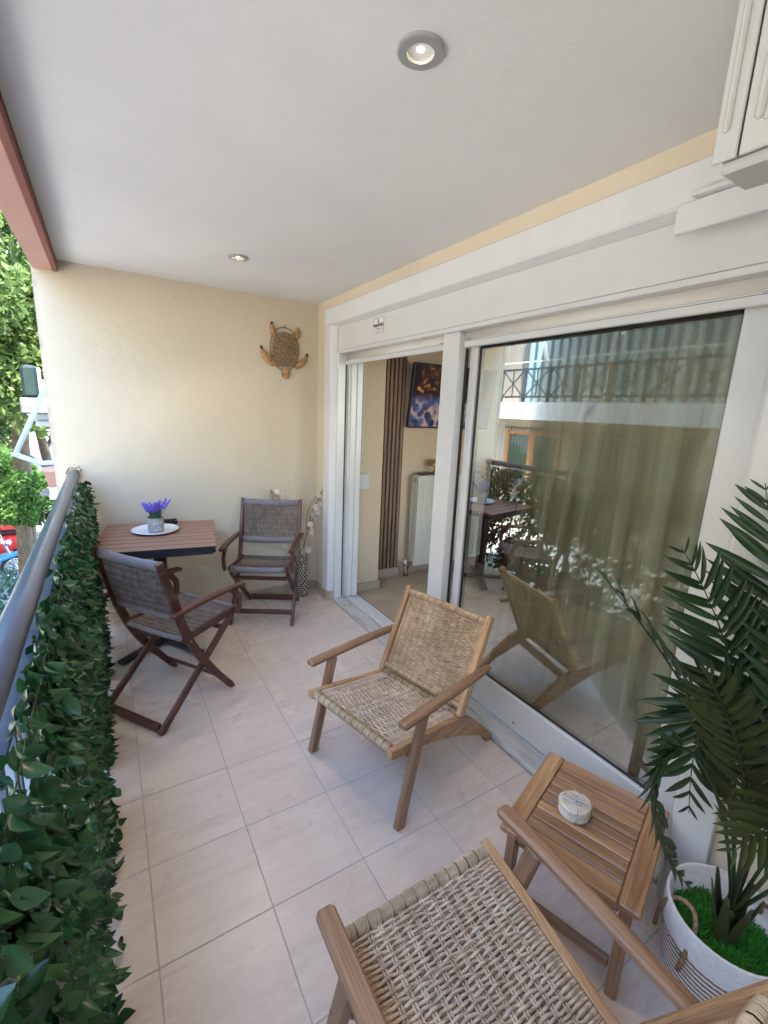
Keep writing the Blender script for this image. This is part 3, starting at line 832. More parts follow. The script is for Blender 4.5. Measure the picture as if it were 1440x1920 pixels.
for k in range(NL):
    y = random.uniform(-1.75, 2.36)
    z = random.uniform(.02, 1.06)
    # a few sparse patches
    hsh = math.sin(y*9.3+z*4.1)+math.sin(y*3.1-z*11.7+2)+math.sin(y*17.0+z*13.0)
    if hsh > 1.35 and random.random() < (.66 if y > .1 else .4): continue
    if hsh > .6 and random.random() < .42: continue
    if z > .25 and z < .7 and random.random() < .22: continue
    lowf = max(0, .22-z)/.22
    x = random.gauss(.0, .011) + lowf*random.uniform(0, .030) + (.01 if z < .95 else 0)
    if z > .99: x -= random.uniform(0, .02)
    e = Euler((random.gauss(0, .8), random.gauss(-.30, .32), random.gauss(0, .65)))
    if lowf > .3: e = Euler((random.gauss(0, 1.0), random.gauss(-.55, .4), random.gauss(0, .6)))
    sc = random.uniform(.5, .88)
    wgt = random.random()
    mi = 2 if wgt < .12 else (1 if wgt < .4 else (3 if wgt < .65 else 0))
    mt_ = Matrix.Translation((x, y, z)) @ e.to_matrix().to_4x4() @ Matrix.Scale(sc, 4)
    d = (Vector((x-.15, y, z))-camp)
    vis = d.dot(fw)/d.length
    places.append((d.length - (3 if False else 0) + (5 if (vis < .58 or y < -.62) else 0), mi, mt_))
places.sort(key=lambda p: p[0])
for d, mi, mt_ in places[:290]:
    link('leaf', lm[mi], hedge, mat=mt_)
base = []
for me in lm:
    v = np.array([vv.co[:] for vv in me.vertices]); f = np.array([p.vertices[:] for p in me.polygons]); base.append((v, f))
for mat_i, mname in ((0, 'hedge'), (1, 'hedge2')):
    VV = []; FF = []; n0 = 0
    for d, mi, mt_ in places[290:]:
        if (mi == 2) != (mat_i == 1): continue
        v, f = base[mi]; A = np.array(mt_)
        VV.append(v @ A[:3, :3].T + A[:3, 3]); FF.append(f+n0); n0 += len(v)
    link('ivy_leaves', rawmesh('ivy_leaves', np.vstack(VV), np.vstack(FF), MT[mname], True), hedge, 'stuff')
net = M()
for i in range(46):
    y = -2.2+i*.10
    net.tube([(-.004, y, .03), (-.004, y, 1.05)], .0014, 4, smooth=False)
for i in range(11):
    net.tube([(-.007, -2.25, .03+i*.10), (-.007, 2.36, .03+i*.10)], .0014, 4, smooth=False)
net.build('wire_net', MT['stem'], hedge, 'stuff')

# ================================================================== LOUNGE CHAIRS
def ring_pts(c, a, b, ra, rb, k=10):
    return [Vector(c)+Vector(a)*(ra*math.cos(2*PI*i/k))+Vector(b)*(rb*math.sin(2*PI*i/k)) for i in range(k)]
def wrap(m, p0, p1, ax, bx_, ra, rb, pitch, r, groups=0, k=10, jit=.00025):
    """cord wound round a bar from p0 to p1"""
    p0 = Vector(p0); p1 = Vector(p1); L = (p1-p0).length; t = (p1-p0)/L; n = int(L/pitch)
    gs = n/groups if groups else 0
    sec = [(r, 0), (0, r*.95), (-r, 0), (0, -r*.95)]
    for i in range(n):
        if groups and i and (i % gs) < 1: continue
        c = p0+t*((i+.5)*pitch + random.uniform(-jit, jit))
        tilt = random.gauss(0, .00035)
        s_ = 1+random.gauss(0, .018)
        P = [c+Vector(ax)*(ra*s_*math.cos(2*PI*q/k))+Vector(bx_)*(rb*s_*math.sin(2*PI*q/k))+t*(tilt*math.cos(2*PI*q/k)) for q in range(k)]
        m.sweep(P, sec, t, closed=True, smooth=True)
def weave(m, P0, U, V, N, W, L, nw, pitch, r, side=.045, amp=.0038, mi=0):
    P0, U, V, N = map(Vector, (P0, U, V, N)); n = int(L/pitch); dw = (W-2*side)/nw
    sec = [(r*math.cos(2*PI*j/6), r*.8*math.sin(2*PI*j/6)) for j in range(6)]
    for kx in range(n):
        v = (kx+.5)*pitch; sg = 1 if kx % 2 else -1; pts = []
        am = amp*(1+random.gauss(0, .12)); dv = random.gauss(0, .0005); ph = random.gauss(0, .04)
        seg = nw*4
        pts.append(P0+U*(.004)+V*v+N*(-.002)); pts.append(P0+U*(side*.5)+V*(v+dv)+N*(.004))
        for i in range(seg+1):
            x = side+i*dw/4
            a = sg*am*math.sin(PI*(i/4)+ph)
            wob = .0012*math.sin(i*.9+kx*1.7)
            pts.append(P0+U*x+V*(v+dv+wob)+N*a)
        pts.append(P0+U*(W-side*.5)+V*(v-dv)+N*(.004)); pts.append(P0+U*(W-.004)+V*v+N*(-.002))
        m.sweep(pts, sec, N, caps=False, smooth=True)
    n2 = int(L/(pitch*.78))
    for kx in range(n2):
        v = (kx+.5)*pitch*.78
        m.sweep([P0+U*.004+V*v-N*.010, P0+U*(W*.5)+V*(v+random.gauss(0, .0008))-N*.0115, P0+U*(W-.004)+V*v-N*.010], [(.0040, 0), (0, .0032), (-.0040, 0), (0, -.0032)], N, caps=False, smooth=True)
    for j in range(nw):
        x = side+(j+.5)*dw
        for o_ in (-.0038, .0038):
            pts = [P0+U*(x+o_)+V*(q*L/8)+N*(-.0012) for q in range(9)]
            m.sweep(pts, [(.0034, 0), (0, .0030), (-.0034, 0), (0, -.0030)], N, caps=False, smooth=True)

def make_lounge(label, loc, rz, group):
    t = thing('lounge_chair', label, 'lounge chair', loc, rz, group)
    # side frames: seat rail that runs back into the arched rear foot
    up_ = [(-.030, .352), (.10, .330), (.25, .300), (.42, .268), (.50, .228), (.60, .142), (.712, .026), (.708, .004)]
    lo_ = [(.672, .003), (.645, .040), (.60, .078), (.526, .118), (.45, .158), (.385, .192), (.285, .232), (.152, .274), (-.012, .308), (-.034, .322)]
    for sx in (-1, 1):
        M().plate(up_+lo_, (sx*.242, 0, 0), (0, 1, 0), (0, 0, 1), .027, c=.003).build('side_frame', MT['acacia'], t)
        # front leg, leaning back to carry the arm
        M().bar((sx*.274, .010, .001), (sx*.274, .120, .447), .028, .044, (0, -1, .2), c=.004).build('front_leg', MT['acacia_dark'], t)
        # back upright
        M().bar((sx*.242, .425, .266), (sx*.242, .612, .684), .027, .040, (0, -1, .4), c=.005).build('back_upright', MT['acacia'], t)
        # armrest, shaped board
        arm = M(); P = [(sx*.277, -.008, .460), (sx*.277, .0, .4605), (sx*.278, .10, .4615), (sx*.278, .30, .462), (sx*.274, .50, .458), (sx*.272, .572, .455), (sx*.272, .580, .455)]
        arm.sweep(P, chamf(.046, .026, .007), (0, 0, 1), [(.8, .7), 1, (1.0, 1), (1.0, 1), (.86, 1), (.74, 1), (.6, .7)])
        arm.build('armrest', MT['acacia_dark'], t)
        bl = M(); bl.tube([(sx*.288, .06, .26), (sx*.290, .06, .26)], .005, 10); bl.build('screw', MT['acacia_dark'], t)
    M().bar((-.2285, .470, .225), (.2285, .470, .225), .022, .045, (0, 0, 1), c=.003).build('cross_rail', MT['acacia'], t)
    M().bar((-.259, .085, .275), (.259, .085, .275), .03, .018, (0, 0, 1), c=.003).build('cross_rail', MT['acacia_dark'], t)
    # seat
    fd = Vector((0, .425, -.078)).normalized(); N = Vector((1, 0, 0)).cross(fd).normalized()
    P0 = Vector((-.2285, .010, .3415)); U = Vector((1, 0, 0))
    s_ = M(); weave(s_, P0, U, fd, N, .457, .405, 12, .0112, .0039, amp=.0034); s_.build('woven_seat', MT['cord_seat'], t, 'stuff')
    fr = M(); wrap(fr, (-.2285, -.008, .336), (.2285, -.008, .336), (0, 1, 0), (0, 0, 1), .019, .017, .0043, .0024, 13)
    fr.build('seat_front_wrapping', MT['cord_front'], t, 'stuff')
    M().tube([(-.228, -.008, .336), (.228, -.008, .336)], .015, 10).build('seat_front_bar', MT['acacia_dark'], t)
    fr = M(); wrap(fr, (-.2285, .428, .266), (.2285, .428, .266), (0, 1, 0), (0, 0, 1), .013, .013, .0056, .0028, 11)
    fr.build('seat_rear_wrapping', MT['cord_front'], t, 'stuff')
    M().tube([(-.228, .428, .266), (.228, .428, .266)], .0105, 10).build('seat_rear_bar', MT['acacia_dark'], t)
    sw = M()
    for sx in (-1, 1):
        c0 = P0+U*(.457/2+sx*(.457/2-.021))+fd*.006+N*(-.006); c1 = c0+fd*.395
        wrap(sw, c0, c1, U, N, .021, .007, .0062, .0028)
    sw.build('seat_side_wrapping', MT['cord_seat'], t, 'stuff')
    # back
    bd = Vector((0, .187, .418)).normalized(); BN = bd.cross(Vector((1, 0, 0))).normalized()*-1
    BN = Vector((0, -.418, .187)).normalized()
    B0 = Vector((-.2285, .441, .300))
    b_ = M(); weave(b_, B0+bd*.016, U, bd, BN, .457, .358, 12, .0118, .0039, amp=.0036); b_.build('woven_back', MT['cord'], t, 'stuff')
    for nm, q, ra, gr in (('back_top_wrapping', .388, .0165, 11), ('back_bottom_wrapping', .0, .0145, 11)):
        fr = M(); c = B0+bd*q; wrap(fr, c, c+U*.457, bd, BN, ra, ra*.95, .0043, .0024, gr)
        fr.build(nm, MT['cord'], t, 'stuff')
        M().tube([c+U*.0005, c+U*.4565], ra-.004, 10).build('back_top_bar' if q else 'back_bottom_bar', MT['acacia_dark'], t)
    sw = M()
    for sx in (-1, 1):
        c0 = B0+U*(.457/2+sx*(.457/2-.021))+bd*.018+BN*(-.006); wrap(sw, c0, c0+bd*.352, U, BN, .021, .007, .0056, .0027)
    sw.build('back_side_wrapping', MT['cord'], t, 'stuff')
    return t
GL = 'wood and paper cord lounge chairs'
lc1 = make_lounge('low woven lounge chair in the middle of the floor, seen whole', (.7575, .3035, 0), math.atan2(-.969, .246), GL)
lc2 = copy_tree(lc1)
lc2['label'] = 'low woven lounge chair cut off by the bottom edge, beside the side table'
lc2.location = (.605, -.400, 0); lc2.rotation_euler = (0, 0, PI-.005)

# ================================================================== FOLDING CHAIRS
def make_folding(label, loc, rz, group):
    t = thing('folding_chair', label, 'folding chair', loc, rz, group)
    P1 = [(.432, .865), (.405, .77), (.368, .66), (.332, .53), (.290, .42), (.235, .315), (.170, .215), (.095, .115), (.028, .030), (.008, .004)]
    for sx in (-1, 1):
        # long curved leg that becomes the back upright
        hw = .020
        L_ = []; R_ = []
        for i, (y, z) in enumerate(P1):
            a = Vector(P1[max(i-1, 0)]); b_ = Vector(P1[min(i+1, len(P1)-1)]); d = (b_-a).normalized(); n = Vector((-d.y, d.x))
            q = hw*(1.0 if 1 < i < 7 else .85)
            L_.append((y+n.x*q, z+n.y*q)); R_.append((y-n.x*q, z-n.y*q))
        L_[-1] = (L_[-1][0], .003); R_[-1] = (R_[-1][0], .003)
        M().plate(L_+R_[::-1], (sx*.222, 0, 0), (0, 1, 0), (0, 0, 1), .022, c=.003).build('back_leg', MT['meranti'], t)
        # straight leg from rear foot to seat front
        M().bar((sx*.198, .474, .004), (sx*.198, -.022, .420), .020, .036, (0, 1, .8), c=.003).build('front_leg', MT['meranti'], t)
        # seat rail
        M().bar((sx*.2, -.055, .452), (sx*.2, .310, .424), .019, .036, (0, 0, 1), c=.003).build('seat_rail', MT['meranti'], t)
        # arm
        arm = M(); arm.sweep([(sx*.238, -.088, .594), (sx*.238, -.078, .596), (sx*.240, .02, .604), (sx*.240, .15, .606), (sx*.240, .28, .602), (sx*.240, .392, .594), (sx*.240, .400, .593)],
                             chamf(.044, .022, .006), (0, 0, 1), [(.7, .7), (1, 1), (1.08, 1), (1, 1), (.85, 1), (.75, 1), (.6, .7)])
        arm.build('armrest', MT['meranti'], t)
        # curved arm support
        sp = M(); sp.sweep([(sx*.236, -.030, .4395), (sx*.236, -.050, .475), (sx*.237, -.048, .53), (sx*.238, -.015, .575), (sx*.238, .01, .5925)], chamf(.020, .034, .004), (0, 1, .2))
        sp.build('arm_support', MT['meranti'], t)
        for (y, z) in ((.290, .42), (.228, .212)):
            b_ = M(); b_.tube([(sx*.234, y, z), (sx*.236, y, z)], .0065, 12); b_.build('rivet', MT['brass'], t)
    M().bar((-.187, .462, .030), (.187, .462, .030), .020, .045, (0, 0, 1), c=.003).build('stretcher', MT['meranti'], t)
    M().bar((-.210, .060, .085), (.210, .060, .085), .018, .034, (0, 1, 1), c=.003).build('stretcher', MT['meranti'], t)
    M().bar((-.187, .02, .362), (.187, .02, .362), .018, .026, (0, 0, 1), c=.003).build('stretcher', MT['meranti'], t)
    # seat: bands and cords
    def band(name, c, w_, ra, rb, tilt):
        ca, sa = math.cos(tilt), math.sin(tilt)
        m = M(); sec = [(ra*math.cos(a)*ca-rb*math.sin(a)*sa, ra*math.cos(a)*sa+rb*math.sin(a)*ca) for a in [i*PI/8 for i in range(16)]]
        n = 9; pts = [(-w_/2+w_*i/n, c[0], c[1] - .006*math.sin(PI*i/n)) for i in range(n+1)]
        m.sweep(pts, sec, (0, 0, 1), smooth=True); m.build(name, MT['grey_band'], t)
    band('seat_front_band', (-.048, .452), .378, .024, .022, .2)
    band('seat_rear_band', (.300, .424), .378, .016, .014, 0)
    band('back_top_band', (.412, .838), .418, .013, .026, .0)
    band('back_bottom_band', (.338, .560), .418, .012, .024, .0)
    c = M(); n = 38
    for layer in (0,):
        for i in range(n):
            x = -.182+.364*i/(n-1)+(.004 if layer else 0)
            pts = []
            for q in range(9):
                u_ = q/8; y = -.045+.345*u_; z = (.470-.032*u_) - .030*math.sin(PI*u_)*(1-(2*i/(n-1)-1)**2*.5) - layer*.012
                pts.append((x+random.gauss(0, .0004), y, z))
            c.sweep(pts, [(.0034, 0), (0, .0034), (-.0034, 0), (0, -.0034)], (0, 0, 1), caps=False, smooth=True)
    c.build('seat_cords', MT['grey_cord'], t, 'stuff')
    c = M(); n = 44
    for layer in (0,):
        for i in range(n):
            x = -.205+.41*i/(n-1)+(.0035 if layer else 0)
            pts = []
            for q in range(9):
                u_ = q/8; y = .340+.066*u_+.020*math.sin(PI*u_)*(1-(2*i/(n-1)-1)**2*.6) + layer*.010; z = .545+.30*u_
                pts.append((x+random.gauss(0, .0005), y, z))
            c.sweep(pts, [(.0034, 0), (0, .0034), (-.0034, 0), (0, -.0034)], (0, -1, 0), caps=False, smooth=True)
    c.build('back_cords', MT['grey_cord'], t, 'stuff')
    return t
def rz_from_back(bx, by): return math.atan2(-bx, by)
GF = 'folding chairs at the square table'
fB = make_folding('folding chair nearer the viewer, its back to the ivy screen', (.372, 1.442, 0), rz_from_back(-.82, -.573), GF)
fA = copy_tree(fB)
fA['label'] = 'folding chair facing the viewer against the end wall, beside the vase'
fA.location = (.846, 1.905, 0); fA.rotation_euler = (0, 0, rz_from_back(.49, .872))

# ================================================================== SQUARE TABLE
ta = R(-9.5)
bt = thing('square_table', 'square brown slatted table on a black pedestal in the corner', 'table', (.223, 1.955, 0), ta)
tw = .668
sm_ = M().bar((-tw/2, 0, .738), (tw/2, 0, .738), .0680, .020, (0, 0, 1), c=.003).mesh('slat', MT['polywood'])
for i in range(8):
    o = link('slat', sm_, bt); o.location = (0, -.5*8*.0845+.0845*(i+.5), 0); o.scale = (1, 1.075, 1)
M().box(-.326, .326, -.333, .333, .7276, .7462).build('slat_gap_shade', MT['blackmetal'], bt)  # black sheet put in so the gaps between slats look shaded
fr = M()
for s_ in (-1, 1):
    fr.box(-.315, .315, s_*.318-.014, s_*.318+.014, .697, .7275, c=.002)
    fr.box(s_*.318-.012, s_*.318+.012, -.303, .303, .697, .7270, c=.002)
fr.build('under_frame', MT['blackmetal'], bt)
M().box(-.035, .035, -.035, .035, .032, .70, c=.004).build('pedestal', MT['blackmetal'], bt)
M().box(-.16, .16, -.16, .16, .690, .6965, c=.001).build('top_plate', MT['blackmetal'], bt)
for k in range(4):
    a = k*PI/2+PI/4+R(9.5)+R(-12)
    m = M(); d = Vector((math.cos(a), math.sin(a), 0))
    m.sweep([d*.03+Vector((0, 0, .026)), d*.16+Vector((0, 0, .024)), d*.315+Vector((0, 0, .014)), d*.325+Vector((0, 0, .012))], chamf(.062, .020, .005), (0, 0, 1), [1, 1, (1.0, .7), (.7, .5)])
    m.build('foot', MT['blackmetal'], bt)
ZT = .7485
pl = tag(M().lathe([(0, .004), (.085, .004), (.105, .008), (.132, .017), (.138, .020), (.139, .017), (.128, .011), (.10, .002), (.08, .0), (0, .0)], 48).build('plate', MT['plate']), 'round white ceramic plate under the lavender pot', 'plate')
pl.location = (.213, 2.035, ZT)
pot = thing('flower_pot', 'grey round pot with white lettering, standing on the white plate', 'flower pot', (.215, 2.015, ZT+.0045))
M().lathe([(0, 0), (.044, 0), (.046, .003), (.0475, .094), (.044, .0945), (.043, .075), (0, .075)], 32).build('pot_body', MT['potgrey'], pot)
def curved_text(body, size, z, r, a0, mat, parent):
    n = len(body); wch = size*.78
    for i, ch in enumerate(body):
        if ch == ' ': continue
        a = a0 + (i-(n-1)/2)*wch/r
        o = text(ch, size, (r*math.cos(a), r*math.sin(a), z), (R(90), 0, a+PI/2), mat, parent, 'letter')
aface = math.atan2(-1.1185-2.015, -.0085-.215)+.32
curved_text('HOME', .021, .062, .0478, aface, MT['print'], pot)
curved_text('&', .016, .040, .0476, aface, MT['print'], pot)
curved_text('GARDEN', .011, .022, .0470, aface, MT['print'], pot)
lav = thing('lavender', 'artificial lavender with violet heads in the grey pot', 'plant', (.215, 2.015, ZT+.078))
for k in range(17):
    a = k*2.4; ra = .012+.024*((k*0.618) % 1); lean = .02+.055*((k*.618) % 1)
    bx0 = (ra*.6*math.cos(a), ra*.6*math.sin(a)); tx = (bx0[0]+lean*math.cos(a)*1.1, bx0[1]+lean*math.sin(a)*1.1); hh = .105+.03*((k*.37) % 1)-lean*.2
    st_ = M(); st_.tube([(bx0[0], bx0[1], 0), ((bx0[0]+tx[0])/2, (bx0[1]+tx[1])/2, hh*.6), (tx[0], tx[1], hh)], .0012, 5); sp = st_.build('stem', MT['sage'], lav)
    m = M()
    for j in range(26):
        q = j/25; zz = hh-.052+.055*q; f_ = q*q
        px = bx0[0]+(tx[0]-bx0[0])*(zz/hh)**1.3; py = bx0[1]+(tx[1]-bx0[1])*(zz/hh)**1.3
        aa = j*2.4; rr = .0100*(1-.7*q)*(.75+.4*((j*.618) % 1))
        c = Vector((px+rr*math.cos(aa), py+rr*math.sin(aa), zz)); s_ = .0052
        m.add([c+Vector((s_, 0, 0)), c+Vector((0, s_, 0)), c+Vector((-s_, 0, 0)), c+Vector((0, -s_, 0)), c+Vector((0, 0, s_*1.4)), c-Vector((0, 0, s_))],
              [[0, 1, 4], [1, 2, 4], [2, 3, 4], [3, 0, 4], [1, 0, 5], [2, 1, 5], [3, 2, 5], [0, 3, 5]])
    m.build('flower_head', MT['purple'], lav)
m = M()
for k in range(90):
    a = random.uniform(0, 2*PI); r0 = random.uniform(0, .033); r1 = r0+random.uniform(.005, .05); z1 = random.uniform(.03, .085)-max(0, r1-.05)*.5
    p0 = Vector((r0*math.cos(a), r0*math.sin(a), 0)); p2 = Vector((r1*math.cos(a+.2), r1*math.sin(a+.2), z1)); p1 = p0.lerp(p2, .5)+Vector((0, 0, .012))
    sd_ = Vector((-math.sin(a), math.cos(a), 0))*.0028
    m.add([p0-sd_*.5, p0+sd_*.5, p1+sd_, p1-sd_, p2], [[0, 1, 2, 3], [3, 2, 4]])
m.build('leaves', MT['sage'], lav, 'stuff')
ash = thing('ashtray', 'small black glass ashtray behind the lavender pot', 'ashtray', (.315, 2.195, ZT), .3)
M().lathe([(0, .006), (.034, .006), (.042, .026), (.052, .028), (.054, .024), (.043, .0), (0, .0)], 8, smooth=False).build('bowl', MT['blackglass'], ash)
for k in range(4):
    a = k*PI/2+.4; M().bar((.040*math.cos(a), .040*math.sin(a), .0300), (.057*math.cos(a), .057*math.sin(a), .0300), .010, .004, (0, 0, 1), c=.001).build('cigarette_rest', MT['blackglass'], ash)

# ================================================================== VASE WITH BLOSSOM
vs_ = thing('floor_vase', 'tall narrow shell mosaic vase on the floor in the corner', 'vase', (1.315, 2.305, 0))
M().lathe([(0, .002), (.046, .002), (.050, .01), (.048, .15), (.044, .30), (.040, .395), (.036, .40), (.034, .39), (.034, .36)], 24).build('vase_body', MT['vasedark'], vs_)
m = M(); k = 0
for i in range(21):
    z = .014+i*.0185
    rr = .0495-.0085*(z/.4)
    for j in range(13):
        a = 2*PI*(j+.5*(i % 2))/13+random.gauss(0, .06)
        c = Vector((rr*math.cos(a), rr*math.sin(a), z)); n = Vector((math.cos(a), math.sin(a), 0)); s1 = Vector((-math.sin(a), math.cos(a), 0)); th = random.choice((-1, 1))*random.uniform(.5, 1.1)
        d1 = (s1*math.cos(th)+Vector((0, 0, 1))*math.sin(th))*.0115; d2 = (s1*-math.sin(th)+Vector((0, 0, 1))*math.cos(th))*.0052
        m.add([c-d1, c-d2+n*.0045, c+d1, c+d2+n*.0045], [[0, 1, 3], [1, 2, 3]])
m.build('shell_pieces', MT['vase1'], vs_, 'stuff')
def bez(P, n):
    out = []
    for i in range(n+1):
        t = i/n; q = [Vector(p) for p in P]
        while len(q) > 1: q = [q[j].lerp(q[j+1], t) for j in range(len(q)-1)]
        out.append(q[0])
    return out
def flower(parent, c, r, nrm):
    r *= 1.25
    nrm = Vector(nrm).normalized(); a_ = nrm.orthogonal().normalized(); b_ = nrm.cross(a_); m = M()
    for i in range(6):
        a = i*PI/3; d = a_*math.cos(a)+b_*math.sin(a); s1 = a_*-math.sin(a)+b_*math.cos(a)
        m.add([c, c+d*r*.55+s1*r*.34+nrm*r*.10, c+d*r+nrm*r*.28, c+d*r*.55-s1*r*.34+nrm*r*.10], [[0, 1, 2, 3]], None, True)
    m.build('blossom', MT['petal'], parent)
    M().lathe([(0, .003), (.003, .0), (0, -.003)], 6, smooth=False).build('blossom_centre', MT['yleaf'], parent).location = c+nrm*.003
def wireleaf(parent, base, mid, tip, wdt, nrm):
    P = bez([base, mid, tip], 16); nrm = Vector(nrm).normalized(); m = M(); L_ = []; R_ = []
    m.tube(P, .0022, 5)
    for i, p in enumerate(P):
        t = (P[min(i+1, 16)]-P[max(i-1, 0)]).normalized(); s1 = t.cross(nrm).normalized(); q = wdt*math.sin(PI*min(1, (i/16))**.9)
        L_.append(p+s1*q); R_.append(p-s1*q)
    m.tube(L_, .0024, 5); m.tube(R_, .0024, 5)
    for i in range(2, 14):
        m.tube([P[i], L_[min(i+2, 16)]], .0014, 4); m.tube([P[i], R_[min(i+2, 16)]], .0014, 4)
    m.build('wire_leaf', MT['wirebrown'], parent)
def yleaf(parent, c, d, s_=.03):
    d = Vector(d).normalized(); s1 = d.cross(Vector((0, -1, .3))).normalized()
    M().add([c, c+d*s_*.5+s1*s_*.28, c+d*s_, c+d*s_*.5-s1*s_*.28], [[0, 1, 2, 3]]).build('leaf', MT['yleaf'], parent)
br = thing('blossom_branches', 'wire leaves and pale pink blossom branches standing in the shell vase', 'artificial flowers', (1.315, 2.305, .37))
c0 = Vector((1.315, 2.305, .37))
def lc(x, y, z): return Vector((x, y, z))-c0
def branch(P, blossoms, leaves):
    Q = bez(P, 20); m = M(); m.tube(Q, .0022, 5); m.build('branch', MT['wirebrown'], br)
    for t, r_, off in blossoms: flower(br, Q[int(t*20)]+Vector(off), r_, (off[0]*8, -1, .4+off[2]*8))
    for t, d in leaves: yleaf(br, Q[int(t*20)], d)
wireleaf(br, lc(1.355, 2.29, .58), lc(1.38, 2.27, .76), lc(1.470, 2.24, .915), .038, (0, -1, 0))
m = M(); m.tube(bez([(0.01, 0, 0), (.02, -.01, .1), lc(1.355, 2.29, .58)], 10), .0024, 5); m.build('branch', MT['wirebrown'], br)
branch([(.005, 0, 0), (.0, -.02, .14), (.09, -.03, .26), (.13, -.055, .50)],
       [(.52, .020, (.02, -.01, .0)), (.62, .024, (-.012, -.01, 0)), (.70, .026, (.012, -.015, .004)), (.76, .022, (-.018, -.012, .01)), (.82, .028, (.01, -.02, 0)), (.88, .026, (-.014, -.016, .006)), (.94, .022, (.012, -.012, .0)), (1.0, .02, (-.01, -.01, .0)),
        (.42, .024, (.035, -.01, .015))], [(.50, (1, 0, .4)), (.96, (.6, 0, 1)), (.3, (-1, 0, .5)), (.9, (-1, 0, .7))])
wireleaf(br, lc(1.16, 2.33, .70), lc(1.09, 2.34, .80), lc(1.072, 2.345, .925), .034, (0, -1, 0))
m = M(); m.tube(bez([(0, 0, 0), (-.06, .0, .12), lc(1.16, 2.33, .70)], 10), .0024, 5); m.build('branch', MT['wirebrown'], br)
branch([(0, 0, 0), (-.07, -.01, .18), (-.16, 0, .36), (-.20, .01, .53)], [(.96, .026, (.02, -.01, .0)), (.9, .022, (.03, -.01, -.01)), (1, .02, (-.01, -.01, .01)), (.3, .022, (-.03, -.01, 0))], [(.97, (-1, 0, .2)), (.4, (-1, 0, .2)), (.5, (1, 0, .6))])
branch([(0, 0, 0), (-.05, -.03, .06), (-.13, -.04, .06), (-.17, -.04, .10)], [(.35, .026, (0, -.01, .01)), (.6, .024, (0, -.01, 0)), (.95, .026, (0, -.01, 0))], [(.7, (-1, 0, .8)), (.5, (-.4, 0, 1))])
flower(br, Vector((.035, -.05, .045)), .030, (0, -1, .3)); flower(br, Vector((.0, -.045, .030)), .026, (-.5, -1, .5))

# ================================================================== WICKER TURTLE ON THE WALL
tu = thing('wicker_turtle', 'brown woven wicker turtle hung head down on the cream end wall', 'wall ornament', (1.208, YB-.004, 2.0))
bod = M(); sh = []
for i in range(24):
    a = 2*PI*i/24; x = .110*math.copysign(abs(math.cos(a))**.88, math.cos(a)); z = .150*math.sin(a)
    sh.append((x, z+.0))
ringp = [(x*1.03, -.006, z*1.03) for x, z in sh]
M().tube(ringp, .0035, 6, closed=True, upv=(0, 1, 0)).build('rim_hoop', MT['wirebrown'], tu)
# braided shell: rows of short knots following a low dome
m = M()
for i in range(17):
    z = -.125+i*.0145; hw_ = .104*(max(0, 1-((z+.005)/.145)**2))**.42; n = max(2, int(hw_*2/.0155))
    for j in range(n):
        x = -hw_+(j+.5)*2*hw_/n; dome = .030*max(0, 1-(x/.115)**2-(z/.150)**2); tl = .6 if (i+j) % 2 else -.6
        c = Vector((x, -.010-dome, z)); d1 = Vector((math.cos(tl), 0, math.sin(tl)))*.0098
        m.tube([c-d1, c-d1*.4-Vector((0, .0035, 0)), c+d1*.4-Vector((0, .0035, 0)), c+d1], .0056, 6, [.6, 1, 1, .6], upv=(0, 1, 0))
m.build('woven_shell', MT['wicker'], tu, 'stuff')
M().lathe([(0, -.026), (.05, -.022), (.09, -.010), (.105, -.001)], 20).build('shell_backing', MT['wirebrown'], tu).matrix_local = Matrix.Rotation(R(-90), 4, 'X') @ Matrix.Scale(1.0, 4) @ Matrix.Diagonal((.90, 1.2, 1, 1))
def flip(name, P, r0, r1, seg, tipdark=True):
    Q = bez(P, seg); m = M()
    for i in range(seg):
        q = i/seg; rr = 1.25*(r0*(1-q)+r1*q)*(1 if i % 2 else 1.12)*(1+.5*math.sin(PI*q))
        d = (Q[i+1]-Q[i])
        m.tube([Q[i]-d*.1, Q[i]+d*.5, Q[i+1]+d*.1], rr, 8, [.8, 1.06, .8], upv=(0, 1, 0), mi=1 if (tipdark and q > .8) else 0)
    m.build(name, [MT['wickerlt'], MT['wickertip']], tu)
flip('flipper', [(-.085, -.012, .095), (-.105, -.014, .13), (-.100, -.012, .182)], .014, .006, 12)
flip('flipper', [(.085, -.012, .090), (.108, -.014, .12), (.100, -.012, .165)], .015, .006, 12, False)
flip('flipper', [(-.080, -.012, -.115), (-.155, -.016, -.09), (-.185, -.012, .005)], .017, .006, 15)
flip('flipper', [(.085, -.012, -.120), (.150, -.016, -.10), (.182, -.012, -.020)], .017, .006, 15)
flip('head', [(.005, -.014, -.145), (.008, -.018, -.18), (.006, -.016, -.218)], .021, .013, 8, False)
M().tube([(0, -.004, .150), (0, -.006, .168), (0, -.004, .172)], .002, 5).build('hanging_loop', MT['wirebrown'], tu)

